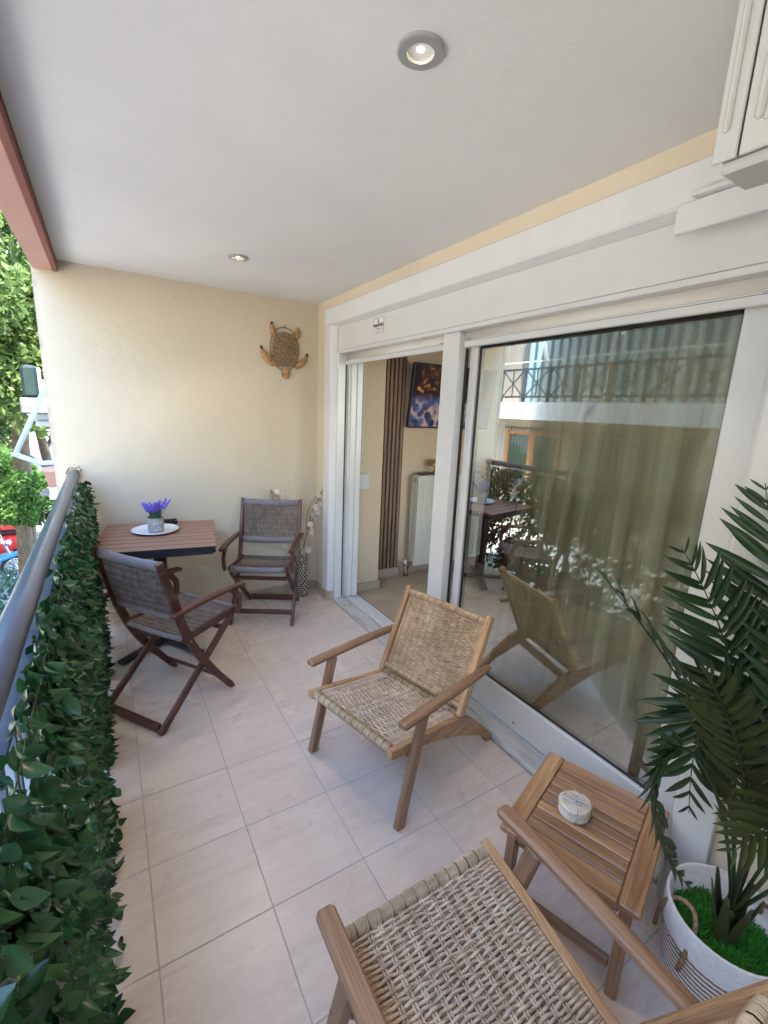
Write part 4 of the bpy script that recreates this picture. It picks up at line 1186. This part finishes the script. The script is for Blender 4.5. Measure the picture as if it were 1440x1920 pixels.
# ================================================================== SIDE TABLE
sa = math.atan2(.375, -.124)-PI/2     # local y runs along the slats, away from the viewer
ctr = Vector(((1.349+1.060)/2, (-.227-.704)/2, 0))
sdt = thing('side_table', 'small slatted acacia side table between the lounge chairs and the palm', 'side table', ctr, sa)
TW, TL, TH = .425, .395, .330
eb = .056
for s_ in (-1, 1):
    M().bar((-TW/2, s_*(TL/2-eb/2), TH-.011), (TW/2, s_*(TL/2-eb/2), TH-.011), eb, .022, (0, 0, 1), c=.004).build('end_board', MT['acacia_top'], sdt)
    M().bar((s_*(TW/2-.031), -TL/2+eb+.0015, TH-.0115), (s_*(TW/2-.031), TL/2-eb-.0015, TH-.0115), .060, .021, (0, 0, 1), c=.003).build('side_board', MT['acacia_top'], sdt)
nsl = 7; iw_ = TW-2*.063; sw_ = iw_/nsl
slm = M().bar((0, -TL/2+eb+.0015, TH-.0115), (0, TL/2-eb-.0015, TH-.0115), sw_-.0042, .018, (0, 0, 1), c=.003).mesh('slat', MT['acacia_top'])
for i in range(nsl):
    o = link('slat', slm, sdt); o.location = (-iw_/2+sw_*(i+.5), 0, random.uniform(-.0006, .0003))
for sx in (-1, 1):
    for sy in (-1, 1):
        M().bar((sx*(TW/2-.030), sy*(TL/2-.034), .001), (sx*(TW/2-.036), sy*(TL/2-.036), TH-.0225), .042, .030, (0, 1, 0), c=.003).build('leg', MT['acacia_dark'], sdt)
    M().bar((sx*(TW/2-.034), -TL/2+.0545, .085), (sx*(TW/2-.034), TL/2-.0545, .085), .018, .032, (0, 0, 1), c=.003).build('stretcher', MT['acacia_dark'], sdt)
    M().bar((sx*(TW/2-.036), -TL/2+.054, TH-.045), (sx*(TW/2-.036), TL/2-.054, TH-.045), .018, .040, (0, 0, 1), c=.003).build('apron', MT['acacia_dark'], sdt)
# coasters
cs = thing('coaster_stack', 'stack of round cream coasters tied with white string on the side table', 'coasters', (1.185, -.432, TH+.001), .4)
for i in range(5):
    z = .0035+i*.0082
    m = M()
    sp = []
    m.lathe([(0, z+.0028), (.046, z+.003), (.0485, z), (.046, z-.003), (0, z-.0028)], 40)
    o = m.build('coaster', MT['coaster'], cs); o.location = (random.gauss(0, .0015), random.gauss(0, .0015), 0)
sp = M(); P = []
for i in range(260):
    a = i/26*2*PI; r_ = .002+.0440*i/260; P.append((r_*math.cos(a), r_*math.sin(a), .0405))
sp.tube(P, .0018, 5); sp.build('braided_spiral', MT['coaster'], cs, 'stuff')
for a in (.3, 1.87):
    d = Vector((math.cos(a), math.sin(a), 0)); m = M()
    m.tube([d*-.0505+Vector((0, 0, .0)), d*-.0505+Vector((0, 0, .040)), d*-.04+Vector((0, 0, .0440)), d*.04+Vector((0, 0, .0440)), d*.0505+Vector((0, 0, .040)), d*.0505+Vector((0, 0, .0))], .0018, 6)
    m.build('string', MT['cotton'], cs)
m = M()
for a, L_ in ((.9, .026), (2.6, .022), (-1.0, .024), (3.9, .020)):
    d = Vector((math.cos(a), math.sin(a), 0)); s1 = Vector((-math.sin(a), math.cos(a), 0))
    z = Vector((0, 0, .046))
    m.tube([z, z+d*L_*.6+s1*.008+Vector((0, 0, .008)), z+d*L_+Vector((0, 0, .004)), z+d*L_*.6-s1*.008+Vector((0, 0, .003)), z], .0020, 6)
m.build('string_bow', MT['cotton'], cs)
fl = M(); c = Vector((.024, .006, .0475))
for i in range(5):
    a = i*2*PI/5; d = Vector((math.cos(a), math.sin(a), .25)); s1 = Vector((-math.sin(a), math.cos(a), 0))
    fl.add([c, c+d*.006+s1*.004, c+d*.011, c+d*.006-s1*.004], [[0, 1, 2, 3]])
fl.build('cloth_flower', MT['cotton'], cs)

# ================================================================== PALM
PX, PY = 1.3086, -.8236
bk = thing('rope_basket', 'white rope basket with brown stripes holding the artificial palm', 'basket', (PX, PY, 0))
m1, m2 = M(), M()
def rad_at(z): return .112+.030*math.sin(min(1, z/.30)*PI*.5) - .003*max(0, (z-.24)/.06)
z = .007; i = 0
while z < .302:
    brown = (.085 < z < .215) and (i % 2 == 0)
    rr = rad_at(z); P = [(rr*math.cos(2*PI*j/48), rr*math.sin(2*PI*j/48), z) for j in range(48)]
    (m2 if brown else m1).tube(P, .0042 if brown else .0047, 7, closed=True, upv=(0, 0, 1))
    z += .0074; i += 1
m1.build('white_rope_coils', MT['cotton'], bk, 'stuff'); m2.build('brown_rope_coils', MT['jute'], bk, 'stuff')
M().lathe([(0, .002), (.108, .002), (.112, .01), (rad_at(.15)-.003, .15), (rad_at(.29)-.003, .295), (rad_at(.29)-.006, .295), (rad_at(.15)-.006, .15), (.106, .01), (0, .006)], 40).build('lining', MT['cotton'], bk)
for a0 in (2.55, -.6):
    m = M(); c = Vector((.146*math.cos(a0), .146*math.sin(a0), .285)); s1 = Vector((-math.sin(a0), math.cos(a0), 0)); o_ = Vector((math.cos(a0), math.sin(a0), 0))
    P = bez([c-s1*.055-Vector((0, 0, .11)), c-s1*.055+Vector((0, 0, .02)), c-s1*.03+o_*-.02+Vector((0, 0, .06)), c+s1*.03-o_*.09+Vector((0, 0, .055)), c+s1*.055-o_*.02+Vector((0, 0, .02)), c+s1*.055-Vector((0, 0, .11))], 24)
    m.tube(P, .0058, 8); m.build('rope_handle', MT['jute'], bk)
inner = tag(M().lathe([(0, .075), (.09, .07), (.105, .06), (.10, .20), (.095, .205), (.0, .205)], 32).build('plastic_pot', MT['soil']), 'dark inner pot at the foot of the palm, sunk in the rope basket', 'pot')
inner.location = (PX, PY, 0)
gr = []; gf = []; n0 = 0
for k in range(5200):
    a = rng.uniform(0, 2*PI); r_ = .134*math.sqrt(rng.uniform(0.02, 1)); x, y = r_*math.cos(a), r_*math.sin(a)
    z0 = .205+.012*math.sin(x*60)*math.sin(y*50)
    d = rng.normal(0, 1, 3); d[2] = abs(d[2])*.8; d /= np.linalg.norm(d); L_ = rng.uniform(.018, .045)
    p0 = np.array([x, y, z0]); p2 = p0+d*L_; p2[2] -= L_*.25; p1 = (p0+p2)/2+np.array([0, 0, L_*.28])
    rr = math.hypot(p2[0], p2[1])
    if rr > .132: p2[:2] *= .132/rr
    s1 = np.cross(d, [0, 0, 1.0]); s1 = s1/(np.linalg.norm(s1)+1e-6)*.0011
    gr += [p0-s1, p0+s1, p1+s1, p1-s1, p2+s1*.4, p2-s1*.4]; gf += [[n0, n0+1, n0+2, n0+3], [n0+3, n0+2, n0+4, n0+5]]; n0 += 6
gg = link('artificial_grass', rawmesh('artificial_grass', np.array(gr), np.array(gf), MT['grassy']), None, 'stuff')
gg.location = (PX, PY, 0); gg['label'] = 'bright green artificial grass filling the rope basket'; gg['category'] = 'grass'

palm = thing('artificial_palm', 'artificial palm with long dark green fronds in the white rope basket', 'palm', (PX, PY, .2))
pc = Vector((PX, PY, .2))
tk_ = M(); tk_.tube([(0, 0, 0), (.003, 0, .05), (.0, .004, .11), (0, 0, .15)], .026, 12, [1.15, .9, .72, .4]); tk_.build('trunk', MT['stem'], palm)
for k in range(7):
    a = k*.95+.3; m = M()
    m.sweep(bez([(.012*math.cos(a), .012*math.sin(a), .0), (.03*math.cos(a), .03*math.sin(a), .08), (.055*math.cos(a), .055*math.sin(a), .19)], 8), chamf(.030, .007, .002), (math.cos(a), math.sin(a), 0), [1.2, 1.2, 1.1, 1, .9, .8, .65, .5, .3], smooth=True)
    m.build('sheath', MT['stem'], palm)
def leaflet(name, droop, mat, wd=.5):
    m = M(); vs = []; n = 6
    for i in range(n+1):
        t = i/n; q = (math.sin(PI*min(1, t*.9+.12)))**.8 if t < 1 else 0; q = q*wd*.085
        if i == n: q = .001
        x = t; z = -droop*t*t
        for s_ in (-1, 0, 1): vs.append((x, s_*q, z + (.028*(abs(s_))*(q/.04) if s_ else 0)))
    fs = []
    for i in range(n):
        for j in range(2): a = i*3+j; fs.append([a, a+1, a+4, a+3])
    m.add(vs, fs, None, True); return m.mesh(name, mat)
lf = {('palm', 0): leaflet('leaflet', .08, MT['palm'], 1.15), ('palm', 1): leaflet('leaflet', .25, MT['palm'], 1.1), ('palm2', 0): leaflet('leaflet', .10, MT['palm2'], 1.05), ('palm2', 1): leaflet('leaflet', .28, MT['palm2'], 1.0)}
stat = {'n': 0}
def frond(P, n, L, nrm, mat='palm', t0=.30, ang=62, wid=1.0, lift=0.0, droop=.2, asobj=True, closeup=0.0, label=None):
    """P: world control points base->tip; nrm: rough face normal; L: longest leaflet"""
    Q = [p-pc for p in bez(P, 60)]
    r_ = M(); r_.tube(Q[::3], .0050, 6, [1-.8*(i/20) for i in range(len(Q[::3]))]); rib = r_.build('frond', MT['stem'] if mat == 'palm2' else MT[mat], palm)
    nrm = Vector(nrm).normalized(); VV = []; FF = []; n0 = 0
    for i in range(n):
        t = t0+(1-t0)*(i+.5)/n; k = int(t*60); p = Q[k]; tg = (Q[min(k+1, 60)]-Q[max(k-1, 0)]).normalized()
        sdv = tg.cross(nrm).normalized(); nn = sdv.cross(tg).normalized()
        u_ = (t-t0)/(1-t0)
        le = L*(math.sin(PI*(.16+.80*u_)))**.7*(1.0 if u_ < .9 else .9)
        for s_ in (-1, 1):
            an = R(ang*(1-.45*u_)+random.gauss(0, 3)); 
            d = (tg*math.cos(an)+sdv*(s_*math.sin(an))*(1-closeup)+nn*(lift+random.gauss(0, .05)+closeup*.8)).normalized()
            yv = nn.cross(d).normalized()*1.0; zv = d.cross(yv).normalized()
            l_ = le*random.uniform(.92, 1.06)
            mx = Matrix((d, yv, zv)).transposed().to_4x4() @ Matrix.Diagonal((l_, l_*wid*random.uniform(.9, 1.1), l_, 1)); mx.translation = p
            me = lf[(mat, 1 if random.random() < droop else 0)]
            if asobj: link('leaflet', me, rib, mat=mx); stat['n'] += 1
            else:
                A = np.array(mx); v = np.array([q.co[:] for q in me.vertices]) @ A[:3, :3].T+A[:3, 3]; f = np.array([q.vertices[:] for q in me.polygons])
                VV.append(v); FF.append(f+n0); n0 += len(v)
    if not asobj: link('leaflets', rawmesh('leaflets', np.vstack(VV), np.vstack(FF), MT[mat], True), rib, 'stuff')
    return rib
b0 = (PX, PY, .30)
FR = []
CN = (-.6, -.25, .6)
frond([b0, (1.44, -.84, .7), (1.37, -.76, 1.12), (1.398, -.66, 1.43)], 22, .175, (-.9, -.2, .3), ang=66, t0=.42, wid=.78)
frond([b0, (1.41, -.80, .62), (1.37, -.72, .98), (1.168, -.60, 1.275)], 25, .165, (-.75, -.35, .45), ang=64, t0=.36, wid=.75)
frond([b0, (1.28, -.80, .72), (1.06, -.73, 1.0), (.735, -.66, 1.305)], 13, .10, (-.2, -.3, .9), ang=34, t0=.34, closeup=.35, droop=.6, wid=1.4)
frond([b0, (1.15, -.80, .9), (.80, -.72, 1.2), (.80, -.72, .75), (1.17, -.79, .42)], 18, .10, (.3, -.9, .2), ang=40, t0=.42, droop=.5, wid=1.2, closeup=.3)
frond([b0, (1.36, -.76, .7), (1.30, -.70, 1.08), (1.17, -.68, .92), (1.21, -.72, .58)], 20, .165, (-.85, -.35, .2), ang=58, t0=.40, droop=.35, wid=.85)
frond([b0, (1.26, -.85, .65), (1.04, -.83, .98), (.84, -.81, 1.16)], 22, .125, (-.75, -.1, .55), 'palm2', ang=54, t0=.26, droop=.3, wid=.85)
frond([b0, (1.42, -.95, .7), (1.30, -.92, 1.05), (1.09, -.84, 1.27)], 22, .19, (-.8, -.2, .5), ang=60, t0=.34, wid=.8)
frond([b0, (1.25, -.94, .72), (1.08, -.95, .93), (.84, -.91, .86)], 22, .13, (-.3, -.3, .8), 'palm2', ang=46, t0=.30, droop=.5, asobj=False)
frond([b0, (1.36, -.82, .58), (1.44, -.70, .86), (1.42, -.64, .60)], 18, .12, (-.9, -.2, .3), 'palm2', ang=50, t0=.3, droop=.5, asobj=False)
frond([b0, (1.40, -1.0, .7), (1.38, -1.15, 1.1), (1.25, -1.35, 1.25)], 20, .17, (-.8, .3, .5), ang=60, t0=.34, asobj=False)
frond([b0, (1.34, -.90, .75), (1.24, -.97, 1.1), (.98, -1.0, 1.10)], 20, .15, (-.6, -.2, .6), ang=55, t0=.34, asobj=False)

# ================================================================== OUTSIDE
GZ = -2.3
struct('ground', M().box(-160, 160, -120, 200, GZ-.5, GZ), MT['ground'])
struct('street', M().box(-4.7, -2.5, -60, 60, GZ+.003, GZ+.008), MT['asphalt'])
MT['bounce_paving'] = plain('sun_bounce_paving', (.54, .49, .41), .9, var=.06, nscale=2)
struct('pavement', M().box(-8.79, -4.75, -60, 60, GZ+.004, GZ+.11, c=.02), MT['bounce_paving'])  # pale strip added to bounce sunlight up onto the end wall
# mass of our own building, above and below the balcony
ub = M(); ub.box(-.31, 9, -9, YB+.22, 2.63, 5.6); ub.box(6.0, 9, YN-.35, YB+.22, -2.29, 2.62)
ub.box(-.31, 1.70, YN, YB+.22, 2.565, 2.625)
tag(ub.build('apartment_building', MT['facade']), 'upper floors of the building that carries this balcony', 'building')
lbm = M().box(-.05, 5.9, -9, YB+.2, GZ+.01, -.22)
tag(lbm.build('building_storey', MT['facade']), 'storey beneath the balcony floor', 'building')

def leafcloud(N, centre, rad, size, blobs=26, seed=1, flat=1.0, jag=.55):
    g = np.random.default_rng(seed)
    bc = g.normal(0, 1, (blobs, 3)); bc /= np.linalg.norm(bc, axis=1)[:, None]; bc *= g.uniform(.25, .85, (blobs, 1)); br_ = g.uniform(.18, .42, blobs)
    k = g.integers(0, blobs, N)
    d = g.normal(0, 1, (N, 3)); d /= np.linalg.norm(d, axis=1)[:, None]
    p = bc[k]+d*(br_[k]*g.uniform(.55, 1.0, N)**.5)[:, None]
    p = p*np.array(rad)+np.array(centre)
    a = g.normal(0, 1, (N, 3)); a[:, 2] *= flat; a /= np.linalg.norm(a, axis=1)[:, None]
    b_ = g.normal(0, 1, (N, 3)); b_ -= a*(a*b_).sum(1)[:, None]; b_ /= np.linalg.norm(b_, axis=1)[:, None]
    s_ = (size*g.uniform(.6, 1.3, N))[:, None]
    n = np.cross(a, b_)*s_*.18
    V = np.stack([p-a*s_, p+b_*s_*jag+n, p+a*s_, p-b_*s_*jag+n], 1).reshape(-1, 3)
    i0 = (np.arange(N)*4)[:, None]
    F = np.vstack([i0+np.array([[0, 1, 2]]), i0+np.array([[0, 2, 3]])])
    return V, F
def tree(label, x, y, h, crowns, n, size, mat='treeleaf', tr=.16, bend=(0, 0), seed=3, group=None, trunktop=None, cat='tree', low=0.0):
    t = thing('leafy_tree', label, cat, (x, y, GZ), 0, group)
    th = trunktop or h*.6
    m = M(); P = bez([(0, 0, -.1), (bend[0]*.3, bend[1]*.3, th*.5), (bend[0], bend[1], th)], 14)
    m.tube(P, tr, 12, [1.25-.65*(i/14) for i in range(15)]); m.build('trunk', MT['bark'], t)
    rg = random.Random(seed)
    for i in range(6):
        a = rg.uniform(0, 2*PI); s_ = P[8+i]; e = s_+Vector((math.cos(a)*h*.22, math.sin(a)*h*.22, h*rg.uniform(.15, .3)))
        m = M(); m.tube(bez([s_, s_.lerp(e, .5)+Vector((0, 0, -.1)), e], 8), tr*.42, 8, [1-.75*(q/8) for q in range(9)]); m.build('branch', MT['bark'], t)
    VV = []; FF = []; n0 = 0
    for ci, (c, r_) in enumerate(crowns):
        V, F = leafcloud(int(n/len(crowns)), c, r_, size, seed=seed+ci*7); VV.append(V); FF.append(F+n0); n0 += len(V)
    link('crown', rawmesh('crown', np.vstack(VV), np.vstack(FF), MT[mat]), t, 'stuff')
    return t
GT = 'street trees seen past the left edge of the wall'
tree('large bright green tree filling the gap left of the end wall', -1.35, 8.1, 9, [((-.3, .2, 7.0), (2.4, 2.4, 2.6)), ((.3, -.6, 5.0), (1.7, 1.9, 1.7)), ((-1.4, -1.2, 4.6), (1.5, 1.5, 1.8))], 48000, .055, seed=3, bend=(.32, .1), trunktop=5.5, tr=.13)
tree('dark leaning tree just left of the wall, under the concrete slab', -.66, 8.6, 7, [((-.6, .9, 6.2), (1.8, 1.7, 2.0))], 16000, .055, seed=9, bend=(-.55, .3), trunktop=4.6, tr=.085)
tree('distant sunlit tree behind the parked moped', -5.2, 17.5, 9, [((0, 0, 5.6), (3.4, 3, 3.4)), ((1.6, .5, 3.2), (2.2, 2, 2.0))], 26000, .10, seed=21, tr=.18)
tree('tall tree across the street standing before the beige building', -7.4, 13.0, 10, [((0, 0, 6.4), (2.6, 3.2, 3.4))], 12000, .13, seed=33, tr=.18)
def shrub(label, x, y, z0, r_, n, size, mat, seed):
    t = thing('shrub', label, 'shrub', (x, y, GZ), 0)
    m = M()
    for i in range(7):
        a = i*.9; m.tube(bez([(0, 0, 0), (.1*math.cos(a), .1*math.sin(a), (z0-GZ)*.5), (r_[0]*.6*math.cos(a), r_[1]*.6*math.sin(a), z0-GZ)], 6), .016, 6, [1, .9, .8, .7, .6, .5, .4])
    m.build('stems', MT['bark'], t)
    V, F = leafcloud(n, (0, 0, z0-GZ), r_, size, seed=seed, jag=.42); link('foliage', rawmesh('foliage', V, F, MT[mat]), t, 'stuff')
shrub('fresh green shrub in front of the tree trunks', -1.05, 7.2, .0, (.46, .55, .44), 5000, .05, 'bushleaf', 5)
shrub('tall fresh green shrub farther down the pavement', -3.4, 15.6, -.70, (1.3, .9, 1.3), 10000, .07, 'bushleaf', 15)
shrub('dense shrub behind the scooter', -2.6, 14.0, -.9, (1.5, .9, 1.2), 12000, .07, 'bushleaf', 25)
shrub('blue green shrub just outside the handrail', -1.12, 4.8, -1.20, (.42, 1.2, .75), 8000, .04, 'blueleaf', 6)
shrub('low blue green shrub under the parked moped', -1.75, 6.6, -1.95, (.6, .6, .35), 2500, .04, 'blueleaf', 8)

# neighbour's concrete balcony slab with clutter
nb = thing('neighbour_balcony', 'weathered concrete slab of the next balcony beyond the end wall', 'balcony', (0, 5.0, 1.25))
M().box(-.76, .9, 0, 1.3, .14, .30, c=.01).build('slab', MT['concrete'], nb)
M().box(-.66, .9, .10, .16, .0, .135, c=.004).build('fascia_board', MT['palewall'], nb)
M().box(-.64, .9, .06, .10, .065, .072).build('fascia_joint', MT['rubber'], nb)
for k in range(4): M().bar((-.58+k*.13, .12, .305), (-.58+k*.13, .12, .62), .03, .03, (0, 1, 0)).build('picket', MT['palewall'], nb)
gb = tag(M().bar((0, 0, 0), (0, 0, .34), .15, .16, (0, 1, 0), c=.03).build('gas_bottle', MT['bluepaint']), 'dark green container standing on the neighbouring concrete slab', 'container')
gb.location = (-.67, 5.2, 1.553)
gb.data.materials[0] = plain('dark_green_plastic', (.006, .022, .016), .6)
gb.name = 'container'
aw = thing('awning_arm', 'pale blue folded awning arm outside the end wall', 'awning arm', (-.44, 4.0, 1.3))
M().tube([(.02, 0, .40), (-.27, 0, -.23)], .022, 10).build('tube', MT['bluepole'], aw)
M().tube([(-.27, -.0, -.245), (-.19, 0, -.285), (-.10, 0, -.325), (.02, 0, -.318), (.1, 0, -.318)], .022, 10).build('tube', MT['bluepole'], aw)
M().lathe([(0, -.02), (.03, -.018), (.032, .01), (0, .02)], 10).build('elbow_joint', MT['bluepole'], aw).location = (-.272, 0, -.24)
pp = thing('clay_pot', 'terracotta pot with a white card against the outer face of the wall', 'pot', (-.44, 4.1, .70))
M().lathe([(0, 0), (.07, 0), (.10, .19), (.112, .19), (.112, .22), (.095, .22), (.08, .12), (0, .12)], 20).build('pot_body', MT['pink'], pp)
M().box(-.06, .06, -.13, -.126, -.06, .05).build('card', MT['awning'], pp)
M().box(-.14, .30, -.10, .10, -.03, -.004, c=.004).build('bracket_shelf', MT['concrete'], pp)

# moped and scooter parked below
mp = thing('moped', 'blue moped parked on the pavement below the handrail', 'moped', (-2.45, 10.5, GZ), R(5))
def wheel(x):
    w_ = M(); w_.tube([(x+.27*math.cos(a), 0, .30+.27*math.sin(a)) for a in [i*2*PI/28 for i in range(28)]], .032, 8, closed=True, upv=(0, 1, 0)); o = w_.build('wheel', MT['tyre'], mp)
    r_ = M(); r_.tube([(x+.225*math.cos(a), 0, .30+.225*math.sin(a)) for a in [i*2*PI/28 for i in range(28)]], .014, 6, closed=True, upv=(0, 1, 0))
    for i in range(12): a = i*PI/6; r_.tube([(x, 0, .30), (x+.22*math.cos(a), 0, .30+.22*math.sin(a))], .004, 4)
    r_.tube([(x, -.05, .30), (x, .05, .30)], .04, 10, upv=(0, 0, 1)); r_.build('rim', MT['chrome'], o)
wheel(.62); wheel(-.62)
M().sweep([(.88, 0, .50), (.66, 0, .64), (.40, 0, .56), (.05, 0, .40), (-.35, 0, .42), (-.66, 0, .62), (-.90, 0, .50)], chamf(.15, .09, .03), (0, 0, 1), [.5, 1, 1.1, 1.3, 1.4, 1, .5], smooth=True).build('body', MT['bluepaint'], mp)
M().plate([(-.30, .36), (.12, .34), (.20, .58), (-.34, .66)], (0, 0, 0), (1, 0, 0), (0, 0, 1), .20, c=.02).build('side_cover', plain('pale_blue_panel', (.35, .5, .62), .3), mp)
M().sweep([(-.75, 0, .74), (-.5, 0, .80), (-.1, 0, .80), (.1, 0, .74)], chamf(.24, .09, .03), (0, 0, 1), [.6, 1, 1, .6]).build('seat', MT['blackseat'], mp)
M().tube([(.62, 0, .30), (.45, 0, .85), (.40, 0, 1.0)], .025, 8).build('fork', MT['chrome'], mp)
M().tube([(.36, -.30, 1.05), (.42, -.12, 1.0), (.42, .12, 1.0), (.36, .30, 1.05)], .014, 8).build('handlebar', MT['chrome'], mp)
M().tube([(.1, -.12, .26), (-.3, -.13, .24), (-.85, -.14, .30)], .035, 8).build('exhaust', MT['chrome'], mp)
M().lathe([(0, .07), (.05, .06), (.075, 0), (0, -.02)], 14).build('headlight', MT['chrome'], mp).matrix_local = Matrix.Translation((.50, 0, .88)) @ Matrix.Rotation(R(90), 4, 'Y')
sc_ = thing('scooter', 'red scooter with a black seat parked behind the blue moped', 'scooter', (-2.50, 11.9, GZ), R(183))
M().sweep([(-.75, 0, .70), (-.45, 0, .82), (0, 0, .80), (.25, 0, .66)], chamf(.32, .14, .05), (0, 0, 1), [.6, 1, 1, .6]).build('seat', MT['blackseat'], sc_)
M().sweep([(-.80, 0, .60), (-.4, 0, .55), (0, 0, .45), (.3, 0, .30), (.62, 0, .32), (.70, 0, .70), (.58, 0, 1.05)], chamf(.34, .18, .06), (0, 1, .01), [.6, 1.2, 1.2, .8, .7, 1.1, .5], smooth=True).build('body', MT['red'], sc_)
M().plate([(-.75, .86), (-.25, .86), (-.30, 1.20), (-.42, 1.28), (-.68, 1.22)], (0, 0, 0), (1, 0, 0), (0, 0, 1), .42, c=.06).build('top_box', MT['red'], sc_)
for x in (.78, -.62):
    w_ = M(); w_.tube([(x+.19*math.cos(a), 0, .23+.19*math.sin(a)) for a in [i*2*PI/24 for i in range(24)]], .045, 8, closed=True, upv=(0, 1, 0)); o = w_.build('wheel', MT['tyre'], sc_)
    r_ = M(); r_.tube([(x, -.03, .23), (x, .03, .23)], .13, 14, smooth=False); r_.build('rim', MT['chrome'], o)
M().tube([(.46, -.32, 1.12), (.56, -.1, 1.08), (.56, .1, 1.08), (.46, .32, 1.12)], .016, 8).build('handlebar', MT['blackseat'], sc_)
# white car added across the street to bounce sun onto the end wall
car = thing('bounce_car', 'white car added across the street below to bounce sunlight', 'car', (-3.7, 4.2, GZ+.009), R(90))
prof = [(-2.0, .30), (-2.05, .62), (-1.85, .86), (-1.25, .95), (-.75, 1.38), (.55, 1.40), (1.20, .98), (1.90, .84), (2.08, .60), (2.02, .30)]
M().plate(prof, (0, 0, 0), (1, 0, 0), (0, 0, 1), 1.70, c=.09).build('body', MT['palewall'], car)
M().plate([(-1.12, .97), (-.70, 1.32), (.50, 1.33), (1.02, 1.0)], (0, 0, 0), (1, 0, 0), (0, 0, 1), 1.715, c=.01).build('side_window', MT['greenglass'], car)
for x in (-1.25, 1.3):
    for y in (-.78, .78):
        w_ = M(); w_.tube([(x, y-.1, .31), (x, y+.1, .31)], .31, 22, smooth=False); o = w_.build('wheel', MT['tyre'], car)
        w_ = M(); w_.tube([(x, y-.108, .31), (x, y+.108, .31)], .19, 16, smooth=False); w_.build('rim', MT['chrome'], o)

# ------------------------------------------------------------------ building opposite (seen mirrored in the glass)
OX = -8.8
ob = thing('apartment_building', 'beige apartment block across the street, mirrored in the door glass', 'building', (OX, 7, GZ))
def obx(name, mat, x0, x1, y0, y1, z0, z1, c=0.0, parent=None):
    return M().box(x0-OX, x1-OX, y0-7, y1-7, z0-GZ, z1-GZ, c).build(name, mat, parent or ob)
obx('wall', MT['facade'], OX-8, OX, -12, 22, GZ, 8.2)
obx('balcony_slab', MT['awning'], OX+.002, OX+.85, .4, 12.4, 1.70, 2.02)
obx('cornice', MT['awning'], OX+.002, OX+.25, -12, 22, 5.0, 5.25)
va = M()
for i in range(7):
    y0 = .5+i*1.7; va.box(OX+.86-OX, OX+.90-OX, y0-7, y0+1.66-7, 1.50-GZ, 1.98-GZ)
    va.build('valance', MT['awning'], ob); va = M()
bal = M()
for z in (2.16, 2.98): bal.box(.77, .83, .5-7, 12.3-7, z-GZ, z+.06-GZ)
bal.build('railing_bars', MT['railblue'], ob)
for i in range(13):
    y0 = .5+i*.95
    m = M(); m.box(.76, .84, y0-7, y0+.08-7, 2.02-GZ, 3.05-GZ)
    m.bar((.80, y0+.10-7, 2.22-GZ), (.80, y0+.90-7, 2.96-GZ), .036, .036, (1, 0, 0)); m.bar((.805, y0+.90-7, 2.22-GZ), (.805, y0+.10-7, 2.96-GZ), .036, .036, (1, 0, 0))
    m.bar((.81, y0+.50-7, 2.20-GZ), (.81, y0+.50-7, 2.98-GZ), .03, .03, (1, 0, 0)); m.build('railing_panel', MT['railblue'], ob)
cu = M(); vs = []; n_ = 220
for i in range(n_+1):
    y = 3.6+5.9*i/n_; x = .18+.05*math.sin(i*.55)
    vs += [(x, y-7, 2.05-GZ), (x, y-7, 4.7-GZ)]
cu.add(vs, [[2*i, 2*i+2, 2*i+3, 2*i+1] for i in range(n_)], None, True); cu.build('balcony_curtain', MT['stripe'], ob)
for (y0, y1, z0, z1, nl) in ((4.4, 7.6, -1.15, .98, 2), (8.2, 10.2, -.9, 1.0, 2), (-1.5, 1.2, -1.1, 1.0, 2)):
    fr_ = M()
    for a, b_ in ((y0-.12, y0), (y1, y1+.12)): fr_.box(.002, .07, a-7, b_-7, z0-.1-GZ, z1+.1-GZ)
    fr_.box(.002, .07, y0-7, y1-7, z1-GZ, z1+.1-GZ); fr_.box(.002, .07, y0-7, y1-7, z0-.1-GZ, z0-GZ); fr_.box(.003, .068, (y0+y1)/2-.12-7, (y0+y1)/2+.12-7, z0-GZ, z1-GZ)
    wf = fr_.build('window_frame', MT['orangewood'], ob)
    M().box(.004, .03, y0-7, (y0+y1)/2-.12-7, z0-GZ, z1-GZ).build('pane', MT['greenglass'], wf)
    M().box(.004, .03, (y0+y1)/2+.12-7, y1-7, z0-GZ, z1-GZ).build('pane', MT['greenglass'], wf)
    lace = M()
    for i in range(int((y1-y0+.6)/.09)): y = y0-.3+i*.09; lace.add([(.09, y-7, z1+.24-GZ), (.09, y+.08-7, z1+.24-GZ), (.09, y+.04-7, z1+.13-GZ)], [[0, 1, 2]]); lace.box(.086, .092, y-7, y+.09-7, z1+.235-GZ, z1+.25-GZ)
    lace.build('scalloped_trim', MT['blackmetal'], wf, 'stuff')
obx('air_conditioner', MT['white'], OX+.004, OX+.34, 3.15, 3.95, 1.05, 1.45, .02)
cl_ = thing('clothes_line', 'white clothes line with two lamps along the opposite balcony, mirrored in the glass', 'clothes line', (-7.7, 7, 3.2))
M().bar((0, -3.6, 0), (0, .3, 0), .03, .03).build('line_bar', MT['awning'], cl_)
M().bar((0, .5, -.02), (0, 3.6, -.02), .03, .03).build('line_bar', MT['awning'], cl_)
for y in (-1.2, 1.1): M().bar((0, y, .0), (.30, y-.12, .42), .08, .08).build('lamp_tube', MT['awning'], cl_)
